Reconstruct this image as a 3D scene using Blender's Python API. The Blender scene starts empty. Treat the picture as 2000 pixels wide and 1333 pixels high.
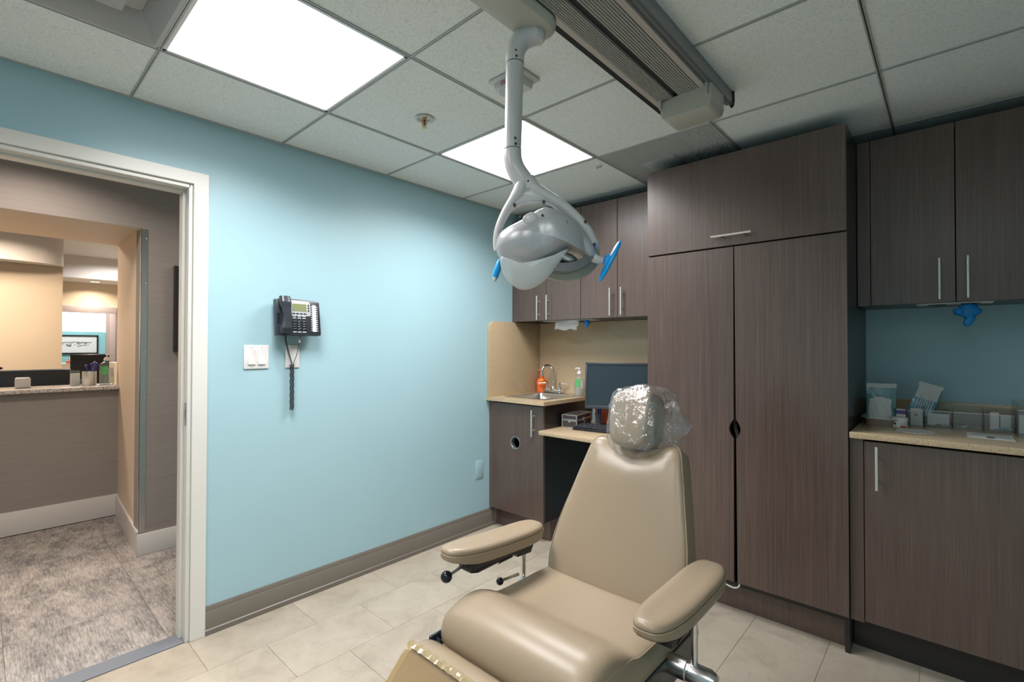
import bpy, bmesh, math, random
from mathutils import Vector, Matrix, noise
random.seed(7)
sc = bpy.context.scene
COL = sc.collection
PI = math.pi

# ------------------------------------------------------------ camera
cam_d = bpy.data.cameras.new('camera'); cam = bpy.data.objects.new('camera', cam_d); COL.objects.link(cam)
CP = Vector((2.5043, 0.0, 1.3064))
RX = Vector((0.74068755, 0.67184802, 0.00147872)); UX = Vector((0.0068238, -0.00972381, 0.99992944)); FX = Vector((-0.67181499, 0.7406252, 0.01178686))
Mx = Matrix((RX, UX, -FX)).transposed().to_4x4(); Mx.translation = CP
cam.matrix_world = Mx
cam_d.sensor_width = 36; cam_d.lens = 942.81*36/2000; cam_d.clip_start = 0.02
sc.camera = cam
# ------------------------------------------------------------ view / world
sc.view_settings.view_transform = 'Standard'; sc.view_settings.look = 'None'
sc.view_settings.gamma = 1; sc.view_settings.use_curve_mapping = False
sc.view_settings.exposure = 0.0
w = bpy.data.worlds.new('world'); sc.world = w; w.use_nodes = True
w.node_tree.nodes['Background'].inputs[0].default_value = (.8, .9, 1, 1)
w.node_tree.nodes['Background'].inputs[1].default_value = 0.15
# ------------------------------------------------------------ room lamps (light of the ceiling fixtures)
H = 2.335; T = .61; GX = .4845; GY = .4076
def area(name, loc, sx, sy, power, col=(1, 1, 1), spread=180, rot=(0, 0, 0)):
    l = bpy.data.lights.new(name, 'AREA'); l.shape = 'RECTANGLE'; l.size = sx; l.size_y = sy
    l.energy = power; l.color = col; l.spread = math.radians(spread)
    o = bpy.data.objects.new(name, l); o.location = loc; o.rotation_euler = rot; COL.objects.link(o); return o
TROFFERS = [(0, 0), (0, 2)]                       # grid cells of the two fixtures in view
for i, j in TROFFERS:
    area('troffer_lamp', (GX+T*(i+.5), GY+T*(j+.5), H+.004), .56, .56, 21.5, (1, .972, .968), 148)
area('troffer_lamp', (GX+T*3.5, GY-T*1.5, H-.004), .56, .56, 12, (1, .972, .968), 150)
area('troffer_lamp', (GX+T*1.5, GY-T*1.5, H-.004), .56, .56, 14, (1, .972, .968), 150)
area('hall_lamp', (-.75, .15, 2.39), .3, .3, 13, (1, .86, .76), 150)
area('hall_lamp', (-.75, 1.7, 2.39), .3, .3, 9, (1, .86, .78), 160)
area('hall_lamp', (-.75, -1.2, 2.39), .3, .3, 12, (1, .80, .66), 160)
area('reception_lamp', (-3.3, .1, 2.40), .3, .3, 26, (1, .78, .60), 160)
area('reception_lamp', (-3.55, -.35, 2.40), .2, .2, 18, (1, .82, .62), 160)
area('reception_lamp', (-5.72, 1.0, 2.12), .12, .12, 7, (1, .82, .64), 150)
area('reception_lamp', (-4.9, 1.2, 2.40), .4, .4, 22, (1, .95, .92), 160)
area('far_room_lamp', (-7.2, 1.0, 2.3), .6, .6, 26, (.95, 1, 1), 170)

# ------------------------------------------------------------ material helpers
MATS = {}
def nt(m): return m.node_tree.nodes, m.node_tree.links
def new_mat(name, col=(.8, .8, .8), rough=.5, metal=0, spec=.5, **kw):
    m = bpy.data.materials.new(name); m.use_nodes = True
    b = m.node_tree.nodes['Principled BSDF']
    b.inputs['Base Color'].default_value = (*col, 1); b.inputs['Roughness'].default_value = rough
    b.inputs['Metallic'].default_value = metal; b.inputs['Specular IOR Level'].default_value = spec
    for k, v in kw.items():
        b.inputs[k.replace('_', ' ')].default_value = v
    MATS[name] = m; return m
def coords(m, kind='Object', scale=(1, 1, 1), rot=(0, 0, 0)):
    N, L = nt(m)
    if kind == 'World': g = N.new('ShaderNodeNewGeometry'); out = g.outputs['Position']
    else: g = N.new('ShaderNodeTexCoord'); out = g.outputs[kind]
    mp = N.new('ShaderNodeMapping'); mp.inputs['Scale'].default_value = scale; mp.inputs['Rotation'].default_value = rot
    L.new(out, mp.inputs[0]); return mp.outputs[0]
def noise_n(m, vec, scale=10, detail=3, rough=.5, dist=0):
    N, L = nt(m); n = N.new('ShaderNodeTexNoise'); n.inputs['Scale'].default_value = scale
    n.inputs['Detail'].default_value = detail; n.inputs['Roughness'].default_value = rough; n.inputs['Distortion'].default_value = dist
    L.new(vec, n.inputs['Vector']); return n.outputs['Fac']
def ramp(m, fac, stops):
    N, L = nt(m); r = N.new('ShaderNodeValToRGB'); e = r.color_ramp.elements
    while len(e) < len(stops): e.new(.5)
    for el, (p, c) in zip(e, stops): el.position = p; el.color = (*c, 1)
    L.new(fac, r.inputs[0]); return r.outputs[0]
def mixc(m, a, b, f, mode='MIX'):
    N, L = nt(m); x = N.new('ShaderNodeMix'); x.data_type = 'RGBA'; x.blend_type = mode
    for s, v in ((x.inputs[0], f), (x.inputs[6], a), (x.inputs[7], b)):
        if isinstance(v, (int, float)): s.default_value = v
        elif isinstance(v, tuple): s.default_value = (*v, 1)
        else: L.new(v, s)
    return x.outputs[2]
def setc(m, c): nt(m)[1].new(c, m.node_tree.nodes['Principled BSDF'].inputs['Base Color'])
def bump(m, h, strength=.2, dist=.002):
    N, L = nt(m); b = N.new('ShaderNodeBump'); b.inputs['Strength'].default_value = strength; b.inputs['Distance'].default_value = dist
    L.new(h, b.inputs['Height']); L.new(b.outputs[0], N['Principled BSDF'].inputs['Normal'])
def scl(c, k): return tuple(min(1, x*k) for x in c)

# paints
def paint(name, c, rough=.45, sc_=260, st=.12):
    m = new_mat(name, c, rough); v = coords(m, 'World'); bump(m, noise_n(m, v, sc_, 2), st, .001)
    setc(m, mixc(m, scl(c, .97), scl(c, 1.03), noise_n(m, v, 2.5, 2))); return m
paint('teal_paint', (.365, .56, .62), .42)
paint('far_teal_paint', (.30, .62, .66), .5)
paint('white_trim', (.70, .69, .645), .32, 60, .04)
paint('white_paint', (.72, .70, .68), .5)
paint('cream_paint', (.70, .60, .46), .5)
paint('peach_paint', (.72, .58, .44), .5)
paint('mauve_paint', (.36, .31, .31), .5)
paint('taupe_base', (.175, .155, .130), .4, 60, .05)
paint('hall_base', (.66, .63, .60), .4, 60, .04)
# grasscloth wallpaper
m = new_mat('grasscloth', (.3, .27, .25), .8)
v = coords(m, 'World', (6, 6, 130)); n1 = noise_n(m, v, 1, 5, .65); n2 = noise_n(m, coords(m, 'World', (3, 3, 22)), 1, 3)
setc(m, mixc(m, ramp(m, n1, [(.3, (.235, .205, .185)), (.7, (.315, .28, .255))]), (.30, .27, .25), n2)); bump(m, n1, .25, .001)
# ceiling tile
m = new_mat('ceiling_tile', (.6, .6, .58), .9, spec=.2)
v = coords(m, 'World'); n1 = noise_n(m, v, 150, 4, .6, .3); n2 = noise_n(m, coords(m, 'World', (1, .5, 1)), 300, 2, .5)
c = mixc(m, ramp(m, n1, [(.34, (.66, .70, .685)), (.45, (.80, .845, .825)), (.7, (.86, .90, .88))]), (.55, .57, .56), ramp(m, n2, [(.62, (0, 0, 0)), (.74, (.7, .7, .7))]))
setc(m, c); bump(m, n1, .35, .001)
new_mat('grid_metal', (.46, .47, .46), .35, .15); new_mat('grid_slot', (.10, .105, .10), .6)
new_mat('plenum', (.05, .05, .05), .9)
# floor vinyl tile
m = new_mat('vinyl_tile', (.6, .5, .4), .38, spec=.4)
N, L = nt(m); oi = N.new('ShaderNodeObjectInfo'); g = N.new('ShaderNodeNewGeometry')
va = N.new('ShaderNodeVectorMath'); va.operation = 'MULTIPLY_ADD'; va.inputs[1].default_value = (1, 1, 1)
cmb = N.new('ShaderNodeCombineXYZ'); mm = N.new('ShaderNodeMath'); mm.operation = 'MULTIPLY'; mm.inputs[1].default_value = 37
L.new(oi.outputs['Random'], mm.inputs[0]); L.new(mm.outputs[0], cmb.inputs[0]); L.new(mm.outputs[0], cmb.inputs[1])
L.new(g.outputs['Position'], va.inputs[0]); L.new(cmb.outputs[0], va.inputs[2])
n1 = noise_n(m, va.outputs[0], 5, 8, .62, .8); n2 = noise_n(m, va.outputs[0], 16, 8, .7, 1.2)
c = ramp(m, n1, [(.25, (.32, .270, .212)), (.48, (.415, .360, .285)), (.75, (.49, .435, .355))])
c = mixc(m, c, (.27, .235, .19), ramp(m, n2, [(.56, (0, 0, 0)), (.72, (.55, .55, .55))]))
c = mixc(m, c, (.54, .50, .42), ramp(m, n2, [(.26, (.5, .5, .5)), (.40, (0, 0, 0))]))
mr = N.new('ShaderNodeMapRange'); mr.inputs[3].default_value = .97; mr.inputs[4].default_value = 1.03; L.new(oi.outputs['Random'], mr.inputs[0])
hs = N.new('ShaderNodeHueSaturation'); L.new(mr.outputs[0], hs.inputs['Value']); L.new(c, hs.inputs['Color'])
setc(m, hs.outputs[0]); bump(m, n2, .12, .001)
new_mat('floor_joint', (.38, .34, .285), .8)
# carpet tile, streaks turned on every second tile
def carpet(name, rot):
    m = new_mat(name, (.3, .28, .27), .95, spec=.1)
    s1 = noise_n(m, coords(m, 'World', (14, 150, 1), (0, 0, rot)), 1, 5, .75, .3)
    s2 = noise_n(m, coords(m, 'World', (3.5, 8, 1), (0, 0, rot)), 1, 5, .75)
    c = ramp(m, s1, [(.38, (.13, .125, .125)), (.5, (.33, .31, .295)), (.62, (.56, .52, .49))])
    c = mixc(m, c, ramp(m, s2, [(.38, (.15, .147, .145)), (.62, (.60, .545, .50))]), .5); setc(m, c)
    bump(m, s1, .6, .003)
carpet('carpet_a', .0); carpet('carpet_b', PI/2)
new_mat('threshold_vinyl', (.17, .19, .22), .5)
# laminate with upright grain
def wood(name, a, b, c_, rough=.34, scale=(420, 420, 3)):
    m = new_mat(name, b, rough, spec=.85)
    v = coords(m, 'World', scale); n1 = noise_n(m, v, 1, 4, .7); n2 = noise_n(m, coords(m, 'World', (38, 38, .7)), 1, 3, .6)
    c = mixc(m, ramp(m, n1, [(.33, a), (.5, b), (.68, c_)]), ramp(m, n2, [(.35, scl(b, .8)), (.65, scl(b, 1.2))]), .35)
    setc(m, c); bump(m, n1, .18, .0006); return m
wood('laminate', (.056, .034, .027), (.098, .063, .051), (.178, .118, .095), .31)
new_mat('laminate_edge', (.022, .020, .021), .30); new_mat('cabinet_inside', (.012, .012, .014), .6)
# quartz
m = new_mat('quartz', (.5, .4, .25), .22)
v = coords(m, 'World'); n1 = noise_n(m, v, 190, 3, .6); n2 = noise_n(m, v, 7, 2)
c = ramp(m, n1, [(.30, (.24, .16, .09)), (.42, (.50, .375, .235)), (.58, (.58, .445, .285)), (.72, (.76, .65, .48))])
setc(m, mixc(m, c, (.53, .405, .26), .25))
m = new_mat('ledge_stone', (.5, .48, .45), .25)
v = coords(m, 'World'); n1 = noise_n(m, v, 90, 5, .7, .6)
setc(m, ramp(m, n1, [(.36, (.10, .09, .085)), (.46, (.45, .42, .39)), (.62, (.66, .62, .58))]))
# upholstery
m = new_mat('upholstery', (.33, .262, .178), .34, spec=.42)
v = coords(m, 'Object'); bump(m, noise_n(m, v, 420, 3, .6), .10, .0006)
setc(m, mixc(m, (.308, .238, .162), (.338, .264, .182), noise_n(m, v, 3, 2)))
new_mat('piping', (.38, .30, .20), .5)
new_mat('navy_plastic', (.012, .016, .028), .25); new_mat('black_plastic', (.014, .015, .018), .32)
new_mat('black_ball', (.006, .008, .014), .08); new_mat('chrome', (.78, .79, .80), .12, 1)
m = new_mat('brushed_steel', (.60, .60, .59), .28, 1); bump(m, noise_n(m, coords(m, 'Object', (400, 400, 8)), 1, 2), .1, .0004)
new_mat('nickel', (.80, .78, .74), .34, .75)
new_mat('lamp_grey', (.60, .585, .575), .32, .0, Coat_Weight=.25, Coat_Roughness=.15)
new_mat('lamp_shell', (.46, .465, .485), .34, .25, Coat_Weight=.2, Coat_Roughness=.2)
new_mat('lamp_dark', (.16, .165, .17), .4)
new_mat('lamp_cream', (.44, .41, .33), .4)
new_mat('screw_dark', (.03, .03, .03), .5)
new_mat('cyan_plastic', (.0, .40, .95), .35); new_mat('nitrile_blue', (.0, .20, .55), .45)
new_mat('beige_plastic', (.46, .45, .39), .4)
new_mat('track_rib', (.40, .39, .365), .4, .2); new_mat('track_dark', (.022, .026, .028), .5); new_mat('track_steel', (.25, .27, .275), .35, .6)
new_mat('track_rail', (.50, .45, .41), .4, .1)
new_mat('white_plastic', (.78, .77, .76), .3); new_mat('device_white', (.60, .60, .58), .4)
new_mat('phone_black', (.030, .036, .046), .3); new_mat('phone_silver', (.62, .64, .65), .3, .2)
new_mat('lcd', (.22, .25, .12), .25); new_mat('key_white', (.55, .58, .62), .4); new_mat('paper', (.80, .79, .78), .7)
new_mat('red_print', (.55, .07, .05), .5); new_mat('dark_print', (.05, .05, .06), .6)
new_mat('screen', (.028, .045, .056), .22); new_mat('monitor_bezel', (.045, .055, .068), .35)
new_mat('orange_panel', (.85, .17, .08), .5); new_mat('pen_blue', (.03, .06, .32), .3)
new_mat('soap_orange', (.90, .15, .02), .18); new_mat('soap_pump', (.95, .22, .06), .3); new_mat('yellow_label', (.85, .62, .05), .4)
new_mat('green_label', (.12, .50, .18), .4); new_mat('pale_label', (.62, .62, .60), .45)
new_mat('case_dark', (.055, .045, .05), .4); new_mat('purple_print', (.14, .08, .30), .4)
new_mat('hem_film', (.34, .27, .15), .15, .1, .8)
new_mat('vent_mesh', (.52, .53, .52), .6); new_mat('diffuser_white', (.46, .45, .44), .45)
new_mat('bag_paper', (.60, .63, .62), .6); new_mat('bag_teal', (.10, .38, .44), .3); new_mat('bag_sky', (.05, .42, .62), .35)
new_mat('brass_pin', (.5, .36, .14), .3, 1); new_mat('bulb_red', (.25, .02, .03), .15)
new_mat('frame_black', (.02, .02, .022), .35); new_mat('cord_black', (.018, .02, .026), .35)
new_mat('hose_grey', (.11, .12, .11), .5)
def clear(name, tint, k, rough=.05, alpha=.85, bmp=0):
    m = bpy.data.materials.new(name); m.use_nodes = True; N, L = nt(m); N.clear()
    out = N.new('ShaderNodeOutputMaterial'); t = N.new('ShaderNodeBsdfTransparent'); t.inputs[0].default_value = (*tint, 1)
    gl = N.new('ShaderNodeBsdfGlossy'); gl.inputs['Roughness'].default_value = rough
    lw = N.new('ShaderNodeLayerWeight'); lw.inputs[0].default_value = .5; fr = N.new('ShaderNodeMath'); fr.operation = 'MULTIPLY_ADD'
    pw = N.new('ShaderNodeMath'); pw.operation = 'POWER'; pw.inputs[1].default_value = 3.5; L.new(lw.outputs['Facing'], pw.inputs[0]); L.new(pw.outputs[0], fr.inputs[0])
    r0 = ((k-1)/(k+1))**2; fr.inputs[1].default_value = .55; fr.inputs[2].default_value = r0
    mx = N.new('ShaderNodeMixShader'); L.new(fr.outputs[0], mx.inputs[0]); L.new(t.outputs[0], mx.inputs[1]); L.new(gl.outputs[0], mx.inputs[2])
    d = N.new('ShaderNodeBsdfDiffuse'); d.inputs[0].default_value = (.8, .85, .86, 1)
    m2 = N.new('ShaderNodeMixShader'); m2.inputs[0].default_value = 1-alpha; L.new(mx.outputs[0], m2.inputs[1]); L.new(d.outputs[0], m2.inputs[2])
    L.new(m2.outputs[0], out.inputs[0])
    if bmp:
        tc = N.new('ShaderNodeTexCoord'); n = N.new('ShaderNodeTexNoise'); n.inputs['Scale'].default_value = 15; n.inputs['Detail'].default_value = 4; n.inputs['Distortion'].default_value = 2.2
        b = N.new('ShaderNodeBump'); b.inputs['Strength'].default_value = bmp; b.inputs['Distance'].default_value = .01
        L.new(tc.outputs['Object'], n.inputs['Vector']); L.new(n.outputs['Fac'], b.inputs['Height']); L.new(b.outputs[0], gl.inputs['Normal'])
    MATS[name] = m
clear('clear_plastic', (.93, .95, .95), 1.45, .05, .93)
clear('clear_film', (.97, .97, .97), 2.3, .07, .95, 1.0)
clear('amber_film', (.93, .84, .66), 1.6, .06, .95, .4)
clear('gel', (.86, .88, .84), 1.4, .08, .85)
clear('frosted_visor', (.82, .82, .86), 1.5, .2, .35)
def emis(name, c, s):
    m = bpy.data.materials.new(name); m.use_nodes = True; N, L = nt(m); N.clear()
    o = N.new('ShaderNodeOutputMaterial'); e = N.new('ShaderNodeEmission'); e.inputs[0].default_value = (*c, 1); e.inputs[1].default_value = s
    L.new(e.outputs[0], o.inputs[0]); MATS[name] = m
emis('troffer_glow', (1, .985, .98), 5.5); emis('window_glow', (1, .97, .98), 3.0); emis('downlight_glow', (1, .85, .65), 6)

# ------------------------------------------------------------ mesh helpers
def box(bm, x0, x1, y0, y1, z0, z1, r=0, seg=2, M=None):
    t = bmesh.new(); bmesh.ops.create_cube(t, size=1)
    for v in t.verts: v.co = Vector(((x0+x1)/2+v.co.x*(x1-x0), (y0+y1)/2+v.co.y*(y1-y0), (z0+z1)/2+v.co.z*(z1-z0)))
    if r: bmesh.ops.bevel(t, geom=t.edges[:], offset=min(r, .49*min(abs(x1-x0), abs(y1-y0), abs(z1-z0))), segments=seg, profile=.5, affect='EDGES')
    return merge(bm, t, M)
def merge(bm, t, M=None):
    if M is not None: bmesh.ops.transform(t, matrix=M, verts=t.verts)
    me = bpy.data.meshes.new('tmp'); t.to_mesh(me); t.free(); bm.from_mesh(me); bpy.data.meshes.remove(me); return bm
def NB(): return bmesh.new()
def loft(bm, rings, closed=True, caps=(True, True), M=None):
    t = bmesh.new(); R = [[t.verts.new(p) for p in r] for r in rings]; n = len(R[0])
    for a, b in zip(R, R[1:]):
        for i in range(n if closed else n-1):
            j = (i+1) % n
            try: t.faces.new((a[i], a[j], b[j], b[i]))
            except ValueError: pass
    if closed:
        if caps[0]: t.faces.new(R[0][::-1])
        if caps[1]: t.faces.new(R[-1])
    bmesh.ops.recalc_face_normals(t, faces=t.faces)
    return merge(bm, t, M)
def prism(bm, pts, axis, a, b, r=0, M=None):
    def P(p, h):
        return {'x': (h, p[0], p[1]), 'y': (p[0], h, p[1]), 'z': (p[0], p[1], h)}[axis]
    t = bmesh.new(); A = [t.verts.new(P(p, a)) for p in pts]; B = [t.verts.new(P(p, b)) for p in pts]; n = len(pts)
    t.faces.new(A[::-1]); t.faces.new(B)
    for i in range(n): t.faces.new((A[i], A[(i+1) % n], B[(i+1) % n], B[i]))
    bmesh.ops.recalc_face_normals(t, faces=t.faces)
    if r: bmesh.ops.bevel(t, geom=t.edges[:], offset=r, segments=2, profile=.5, affect='EDGES')
    return merge(bm, t, M)
def lathe(bm, prof, c=(0, 0, 0), n=24, M=None, sx=1, sy=1):
    rings = [[(max(r, 1e-5)*math.cos(2*PI*i/n)*sx+c[0], max(r, 1e-5)*math.sin(2*PI*i/n)*sy+c[1], z+c[2]) for i in range(n)] for r, z in prof]
    return loft(bm, rings, M=M)
def axisM(p, d):
    d = Vector(d).normalized(); q = Vector((0, 0, 1)).rotation_difference(d); M = q.to_matrix().to_4x4(); M.translation = Vector(p); return M
def cyl(bm, p0, p1, r, n=16, r1=None):
    p0 = Vector(p0); p1 = Vector(p1); h = (p1-p0).length
    return lathe(bm, [(r, 0), (r1 or r, h)], n=n, M=axisM(p0, p1-p0))
def catmull(P, k=6):
    P = [Vector(p) for p in P]; out = []
    for i in range(len(P)-1):
        a = P[max(i-1, 0)]; b = P[i]; c = P[i+1]; d = P[min(i+2, len(P)-1)]
        for j in range(k):
            t = j/k
            out.append(.5*((2*b)+(c-a)*t+(2*a-5*b+4*c-d)*t*t+(3*b-a-3*c+d)*t**3))
    out.append(P[-1]); return out
def tube(bm, pts, r, n=12, k=0, flat=None, ref=None, M=None, caps=True):
    """pts polyline, r radius or list; flat = (a,b) multipliers of the two cross axes, ref = fixed first cross axis"""
    rs = r if isinstance(r, (list, tuple)) else [r]*len(pts)
    if k:
        R3 = catmull([(a, 0, 0) for a in rs], k); rs = [v.x for v in R3]; pts = catmull(pts, k)
    pts = [Vector(p) for p in pts]; rings = []; prev = None
    for i, p in enumerate(pts):
        d = (pts[min(i+1, len(pts)-1)]-pts[max(i-1, 0)]).normalized()
        if ref is not None: u = (Vector(ref)-d*d.dot(Vector(ref))).normalized()
        elif prev is None:
            u = d.orthogonal().normalized()
        else: u = (prev-d*d.dot(prev)).normalized()
        prev = u; v = d.cross(u); fa, fb = flat or (1, 1)
        rings.append([p+u*math.cos(2*PI*j/n)*rs[i]*fa+v*math.sin(2*PI*j/n)*rs[i]*fb for j in range(n)])
    return loft(bm, rings, M=M, caps=(caps, caps))
def sphere(bm, c, r, n=16, s=(1, 1, 1)):
    t = bmesh.new(); bmesh.ops.create_uvsphere(t, u_segments=n, v_segments=n//2+2, radius=r)
    for v in t.verts: v.co = Vector((v.co.x*s[0]+c[0], v.co.y*s[1]+c[1], v.co.z*s[2]+c[2]))
    return merge(bm, t)
def superell(bm, a, b, c, e1=.4, e2=.4, nu=36, nv=20, M=None, fn=None):
    def sp(w, e): return math.copysign(abs(w)**e, w)
    rings = []
    for i in range(nv+1):
        ph = -PI/2+PI*i/nv; ph = max(-PI/2+.02, min(PI/2-.02, ph)); r = []
        for j in range(nu):
            th = 2*PI*j/nu
            p = Vector((a*sp(math.cos(ph), e1)*sp(math.cos(th), e2), b*sp(math.cos(ph), e1)*sp(math.sin(th), e2), c*sp(math.sin(ph), e1)))
            r.append(fn(p) if fn else p)
        rings.append(r)
    return loft(bm, rings, M=M)
def WM(o):
    m = o.matrix_basis.copy()
    if o.parent: m = WM(o.parent) @ m
    return m
def obj(name, bm, mat, parent=None, sharp=35, smooth=True, local=False):
    if parent is not None and not local: bmesh.ops.transform(bm, matrix=WM(parent).inverted(), verts=bm.verts)
    bm.normal_update()
    if smooth:
        lim = math.radians(sharp)
        for f in bm.faces: f.smooth = True
        for e in bm.edges: e.smooth = not (len(e.link_faces) == 2 and e.calc_face_angle(0) > lim)
    me = bpy.data.meshes.new(name); bm.to_mesh(me); bm.free()
    me.materials.append(MATS[mat])
    o = bpy.data.objects.new(name, me); COL.objects.link(o)
    if parent is not None: o.parent = parent
    return o
def thing(name, label, cat, loc=(0, 0, 0), rotz=0, group=None):
    o = bpy.data.objects.new(name, None); COL.objects.link(o); o.empty_display_size = .05
    o.location = loc; o.rotation_euler = (0, 0, rotz); return tag(o, label, cat, group)
def tag(o, label, cat, group=None, kind=None):
    o['label'] = label; o['category'] = cat
    if group: o['group'] = group
    if kind: o['kind'] = kind
    return o
def struct(name, bm, mat, label=None, parent=None, cat=None, **k):
    o = obj(name, bm, mat, parent, **k)
    if parent is None:
        o['kind'] = 'structure'; o['label'] = label or name.replace('_', ' '); o['category'] = cat or name.split('_')[0]
    return o
def B1(*a, **k): return box(NB(), *a, **k)
def dupmesh(src, name, loc, parent, rot=None):
    o = bpy.data.objects.new(name, src.data); COL.objects.link(o); o.parent = parent; o.location = loc
    if rot: o.rotation_euler = rot
    return o
def text(name, s, mat, M, size, parent, extrude=.0004, align='CENTER'):
    cu = bpy.data.curves.new(name, 'FONT'); cu.body = s; cu.size = size; cu.extrude = extrude; cu.align_x = align; cu.align_y = 'CENTER'; cu.resolution_u = 2
    to = bpy.data.objects.new('tmp', cu); COL.objects.link(to); bpy.context.view_layer.update()
    me = bpy.data.meshes.new_from_object(to.evaluated_get(bpy.context.evaluated_depsgraph_get()))
    COL.objects.unlink(to); bpy.data.objects.remove(to); bpy.data.curves.remove(cu)
    me.transform(M); me.transform(WM(parent).inverted()); me.materials.clear(); me.materials.append(MATS[mat]); me.name = name
    o = bpy.data.objects.new(name, me); COL.objects.link(o); o.parent = parent; return o
def frameM(o, xa, ya):
    xa = Vector(xa).normalized(); ya = Vector(ya).normalized(); za = xa.cross(ya)
    M = Matrix((xa, ya, za)).transposed().to_4x4(); M.translation = Vector(o); return M

# ============================================================ ROOM SHELL
XR = 3.42; YB = 3.10; YF = -1.7
s = B1(-.10, XR, YF, YB, -.06, -.004)
floor = struct('floor', s, 'floor_joint', 'beige stone-look vinyl tile floor of the treatment room', cat='floor')
tw, tl, gap = .303, .45, .0006
tile = None; i = 0
x = -.018-tw
while x < XR:
    y0 = YF-.3+((.63-YF+.3) % tl) - tl + (tl/2 if (round((x+.018)/tw) % 2) else 0)
    y = y0
    while y < YB:
        a, b = max(x+gap, -.0), min(x+tw-gap, XR); c, d = max(y+gap, YF), min(y+tl-gap, YB)
        if b-a > .02 and d-c > .02:
            full = abs((b-a)-(tw-2*gap)) < 1e-6 and abs((d-c)-(tl-2*gap)) < 1e-6
            if full and tile: dupmesh(tile, 'floor_tile', ((a+b)/2, (c+d)/2, 0), floor)
            else:
                o = obj('floor_tile', B1(-(b-a)/2, (b-a)/2, -(d-c)/2, (d-c)/2, -.004, 0, r=.0006, seg=1), 'vinyl_tile', floor, local=True); o.location = ((a+b)/2, (c+d)/2, 0)
                if full: tile = o
        y += tl
    x += tw
# left wall with the door opening (y -.30 .. .634, z 0 .. 2.03)
DY0, DY1, DZ = -.30, .628, 2.025
b = NB(); box(b, -.12, 0, DY1+.005, YB, 0, 2.45); box(b, -.12, 0, YF, DY0, 0, 2.45); box(b, -.12, 0, DY0, DY1+.005, DZ+.01, 2.45)
struct('wall_left', b, 'teal_paint', 'pale teal painted wall with the open doorway and the phone', cat='wall')
struct('wall_back', B1(0, XR, YB, YB+.1, 0, 2.45), 'teal_paint', 'teal wall behind the dark cabinets', cat='wall')
struct('wall_right', B1(XR, XR+.1, YF, YB+.1, 0, 2.45), 'teal_paint', 'teal wall at the right end of the cabinets', cat='wall')
struct('wall_front', B1(-.12, XR+.1, YF-.1, YF, 0, 2.45), 'teal_paint', 'teal wall behind the viewpoint', cat='wall')
# baseboard left
def base_profile(): return [(0, 0), (.017, 0), (.017, .022), (.012, .026), (.012, .098), (.008, .104), (.0085, .118), (.004, .127), (0, .127)]
b = prism(NB(), [(p[0], p[1]) for p in base_profile()], 'y', .694, 2.575)
struct('baseboard_left', b, 'taupe_base', 'brown taupe moulded baseboard under the teal wall', cat='baseboard')
# door frame
b = NB(); prism(b, [(.0, 0), (.018, 0), (.018, 0), (.018, 2.085), (0, 2.085)], 'y', .630, .695)
b2 = NB()
df = thing('door_frame', 'off-white painted door casing and jambs of the open doorway', 'door frame', (0, .63, 0))
df['kind'] = 'structure'
fr_parts = [('casing', (0, .016, .634, .694, 0, 2.085)), ('casing', (0, .016, DY0-.066, DY0-.006, 0, 2.085)), ('casing', (0, .0165, DY0-.066, .694, 2.030, 2.0852)),
            ('jamb', (-.125, .004, .618, .634, 0, 2.03)), ('jamb', (-.125, .004, DY0-.006, DY0+.010, 0, 2.03)), ('jamb', (-.125, .004, DY0, .625, 2.012, 2.030)),
            ('door_stop', (-.095, -.045, .606, .619, 0, 2.013)), ('door_stop', (-.095, -.045, DY0+.009, DY0+.022, 0, 2.013)), ('door_stop', (-.095, -.045, DY0+.02, .607, 2.000, 2.013)),
            ('casing', (-.141, -.125, .634, .694, 0, 2.085)), ('casing', (-.141, -.125, DY0-.066, .694, 2.030, 2.0852))]
for n_, a in fr_parts: obj(n_, B1(*a, r=.002, seg=1), 'white_trim', df)
b = NB(); box(b, -.034, -.004, .6155, .6185, .955, 1.055, r=.001, seg=1); box(b, -.028, -.012, .6145, .6165, .985, 1.025)
obj('strike_plate', b, 'brushed_steel', df)
b = NB(); box(b, -.09, .0, DY0+.01, .634, -.001, .006, r=.002, seg=1)
o = obj('threshold', b, 'threshold_vinyl'); tag(o, 'blue-grey vinyl threshold strip across the doorway', 'threshold', kind='structure')

# ============================================================ CEILING
ceil_ = struct('ceiling', B1(0, XR, YF, YB, H+.10, H+.12), 'plenum', 'suspended ceiling of speckled white panels in a thin metal grid', cat='ceiling')
xs = [0]+[GX+T*i for i in range(0, 5)]+[XR]; ys = [YF]+[GY+T*j for j in range(-3, 5)]+[YB]
ys = [y for y in ys if YF <= y <= YB]; xs = [x for x in xs if x <= XR]
SPECIAL = {(0, 0), (0, 2), (0, -1), (1, 3), (3, -2), (1, -2)}
bw = .0065
tproto = None
for a, a1 in zip(xs, xs[1:]):
    for c, c1 in zip(ys, ys[1:]):
        i = round((a-GX)/T) if a > 0 else -1; j = round((c-GY)/T) if c > YF else -99
        if a > 0 and (i, j) in SPECIAL: continue
        x0, x1, y0, y1 = a+bw*.6, a1-bw*.6, c+bw*.6, c1-bw*.6
        if abs((a1-a)-T) < .01 and abs((c1-c)-T) < .01:
            if tproto: dupmesh(tproto, 'ceiling_tile', ((a+a1)/2, (c+c1)/2, 0), ceil_); continue
            tproto = obj('ceiling_tile', B1(-(x1-x0)/2, (x1-x0)/2, -(y1-y0)/2, (y1-y0)/2, H+.001, H+.016), 'ceiling_tile', ceil_, local=True); tproto.location = ((a+a1)/2, (c+c1)/2, 0)
        else: obj('ceiling_tile', B1(x0, x1, y0, y1, H+.001, H+.016), 'ceiling_tile', ceil_)
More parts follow.
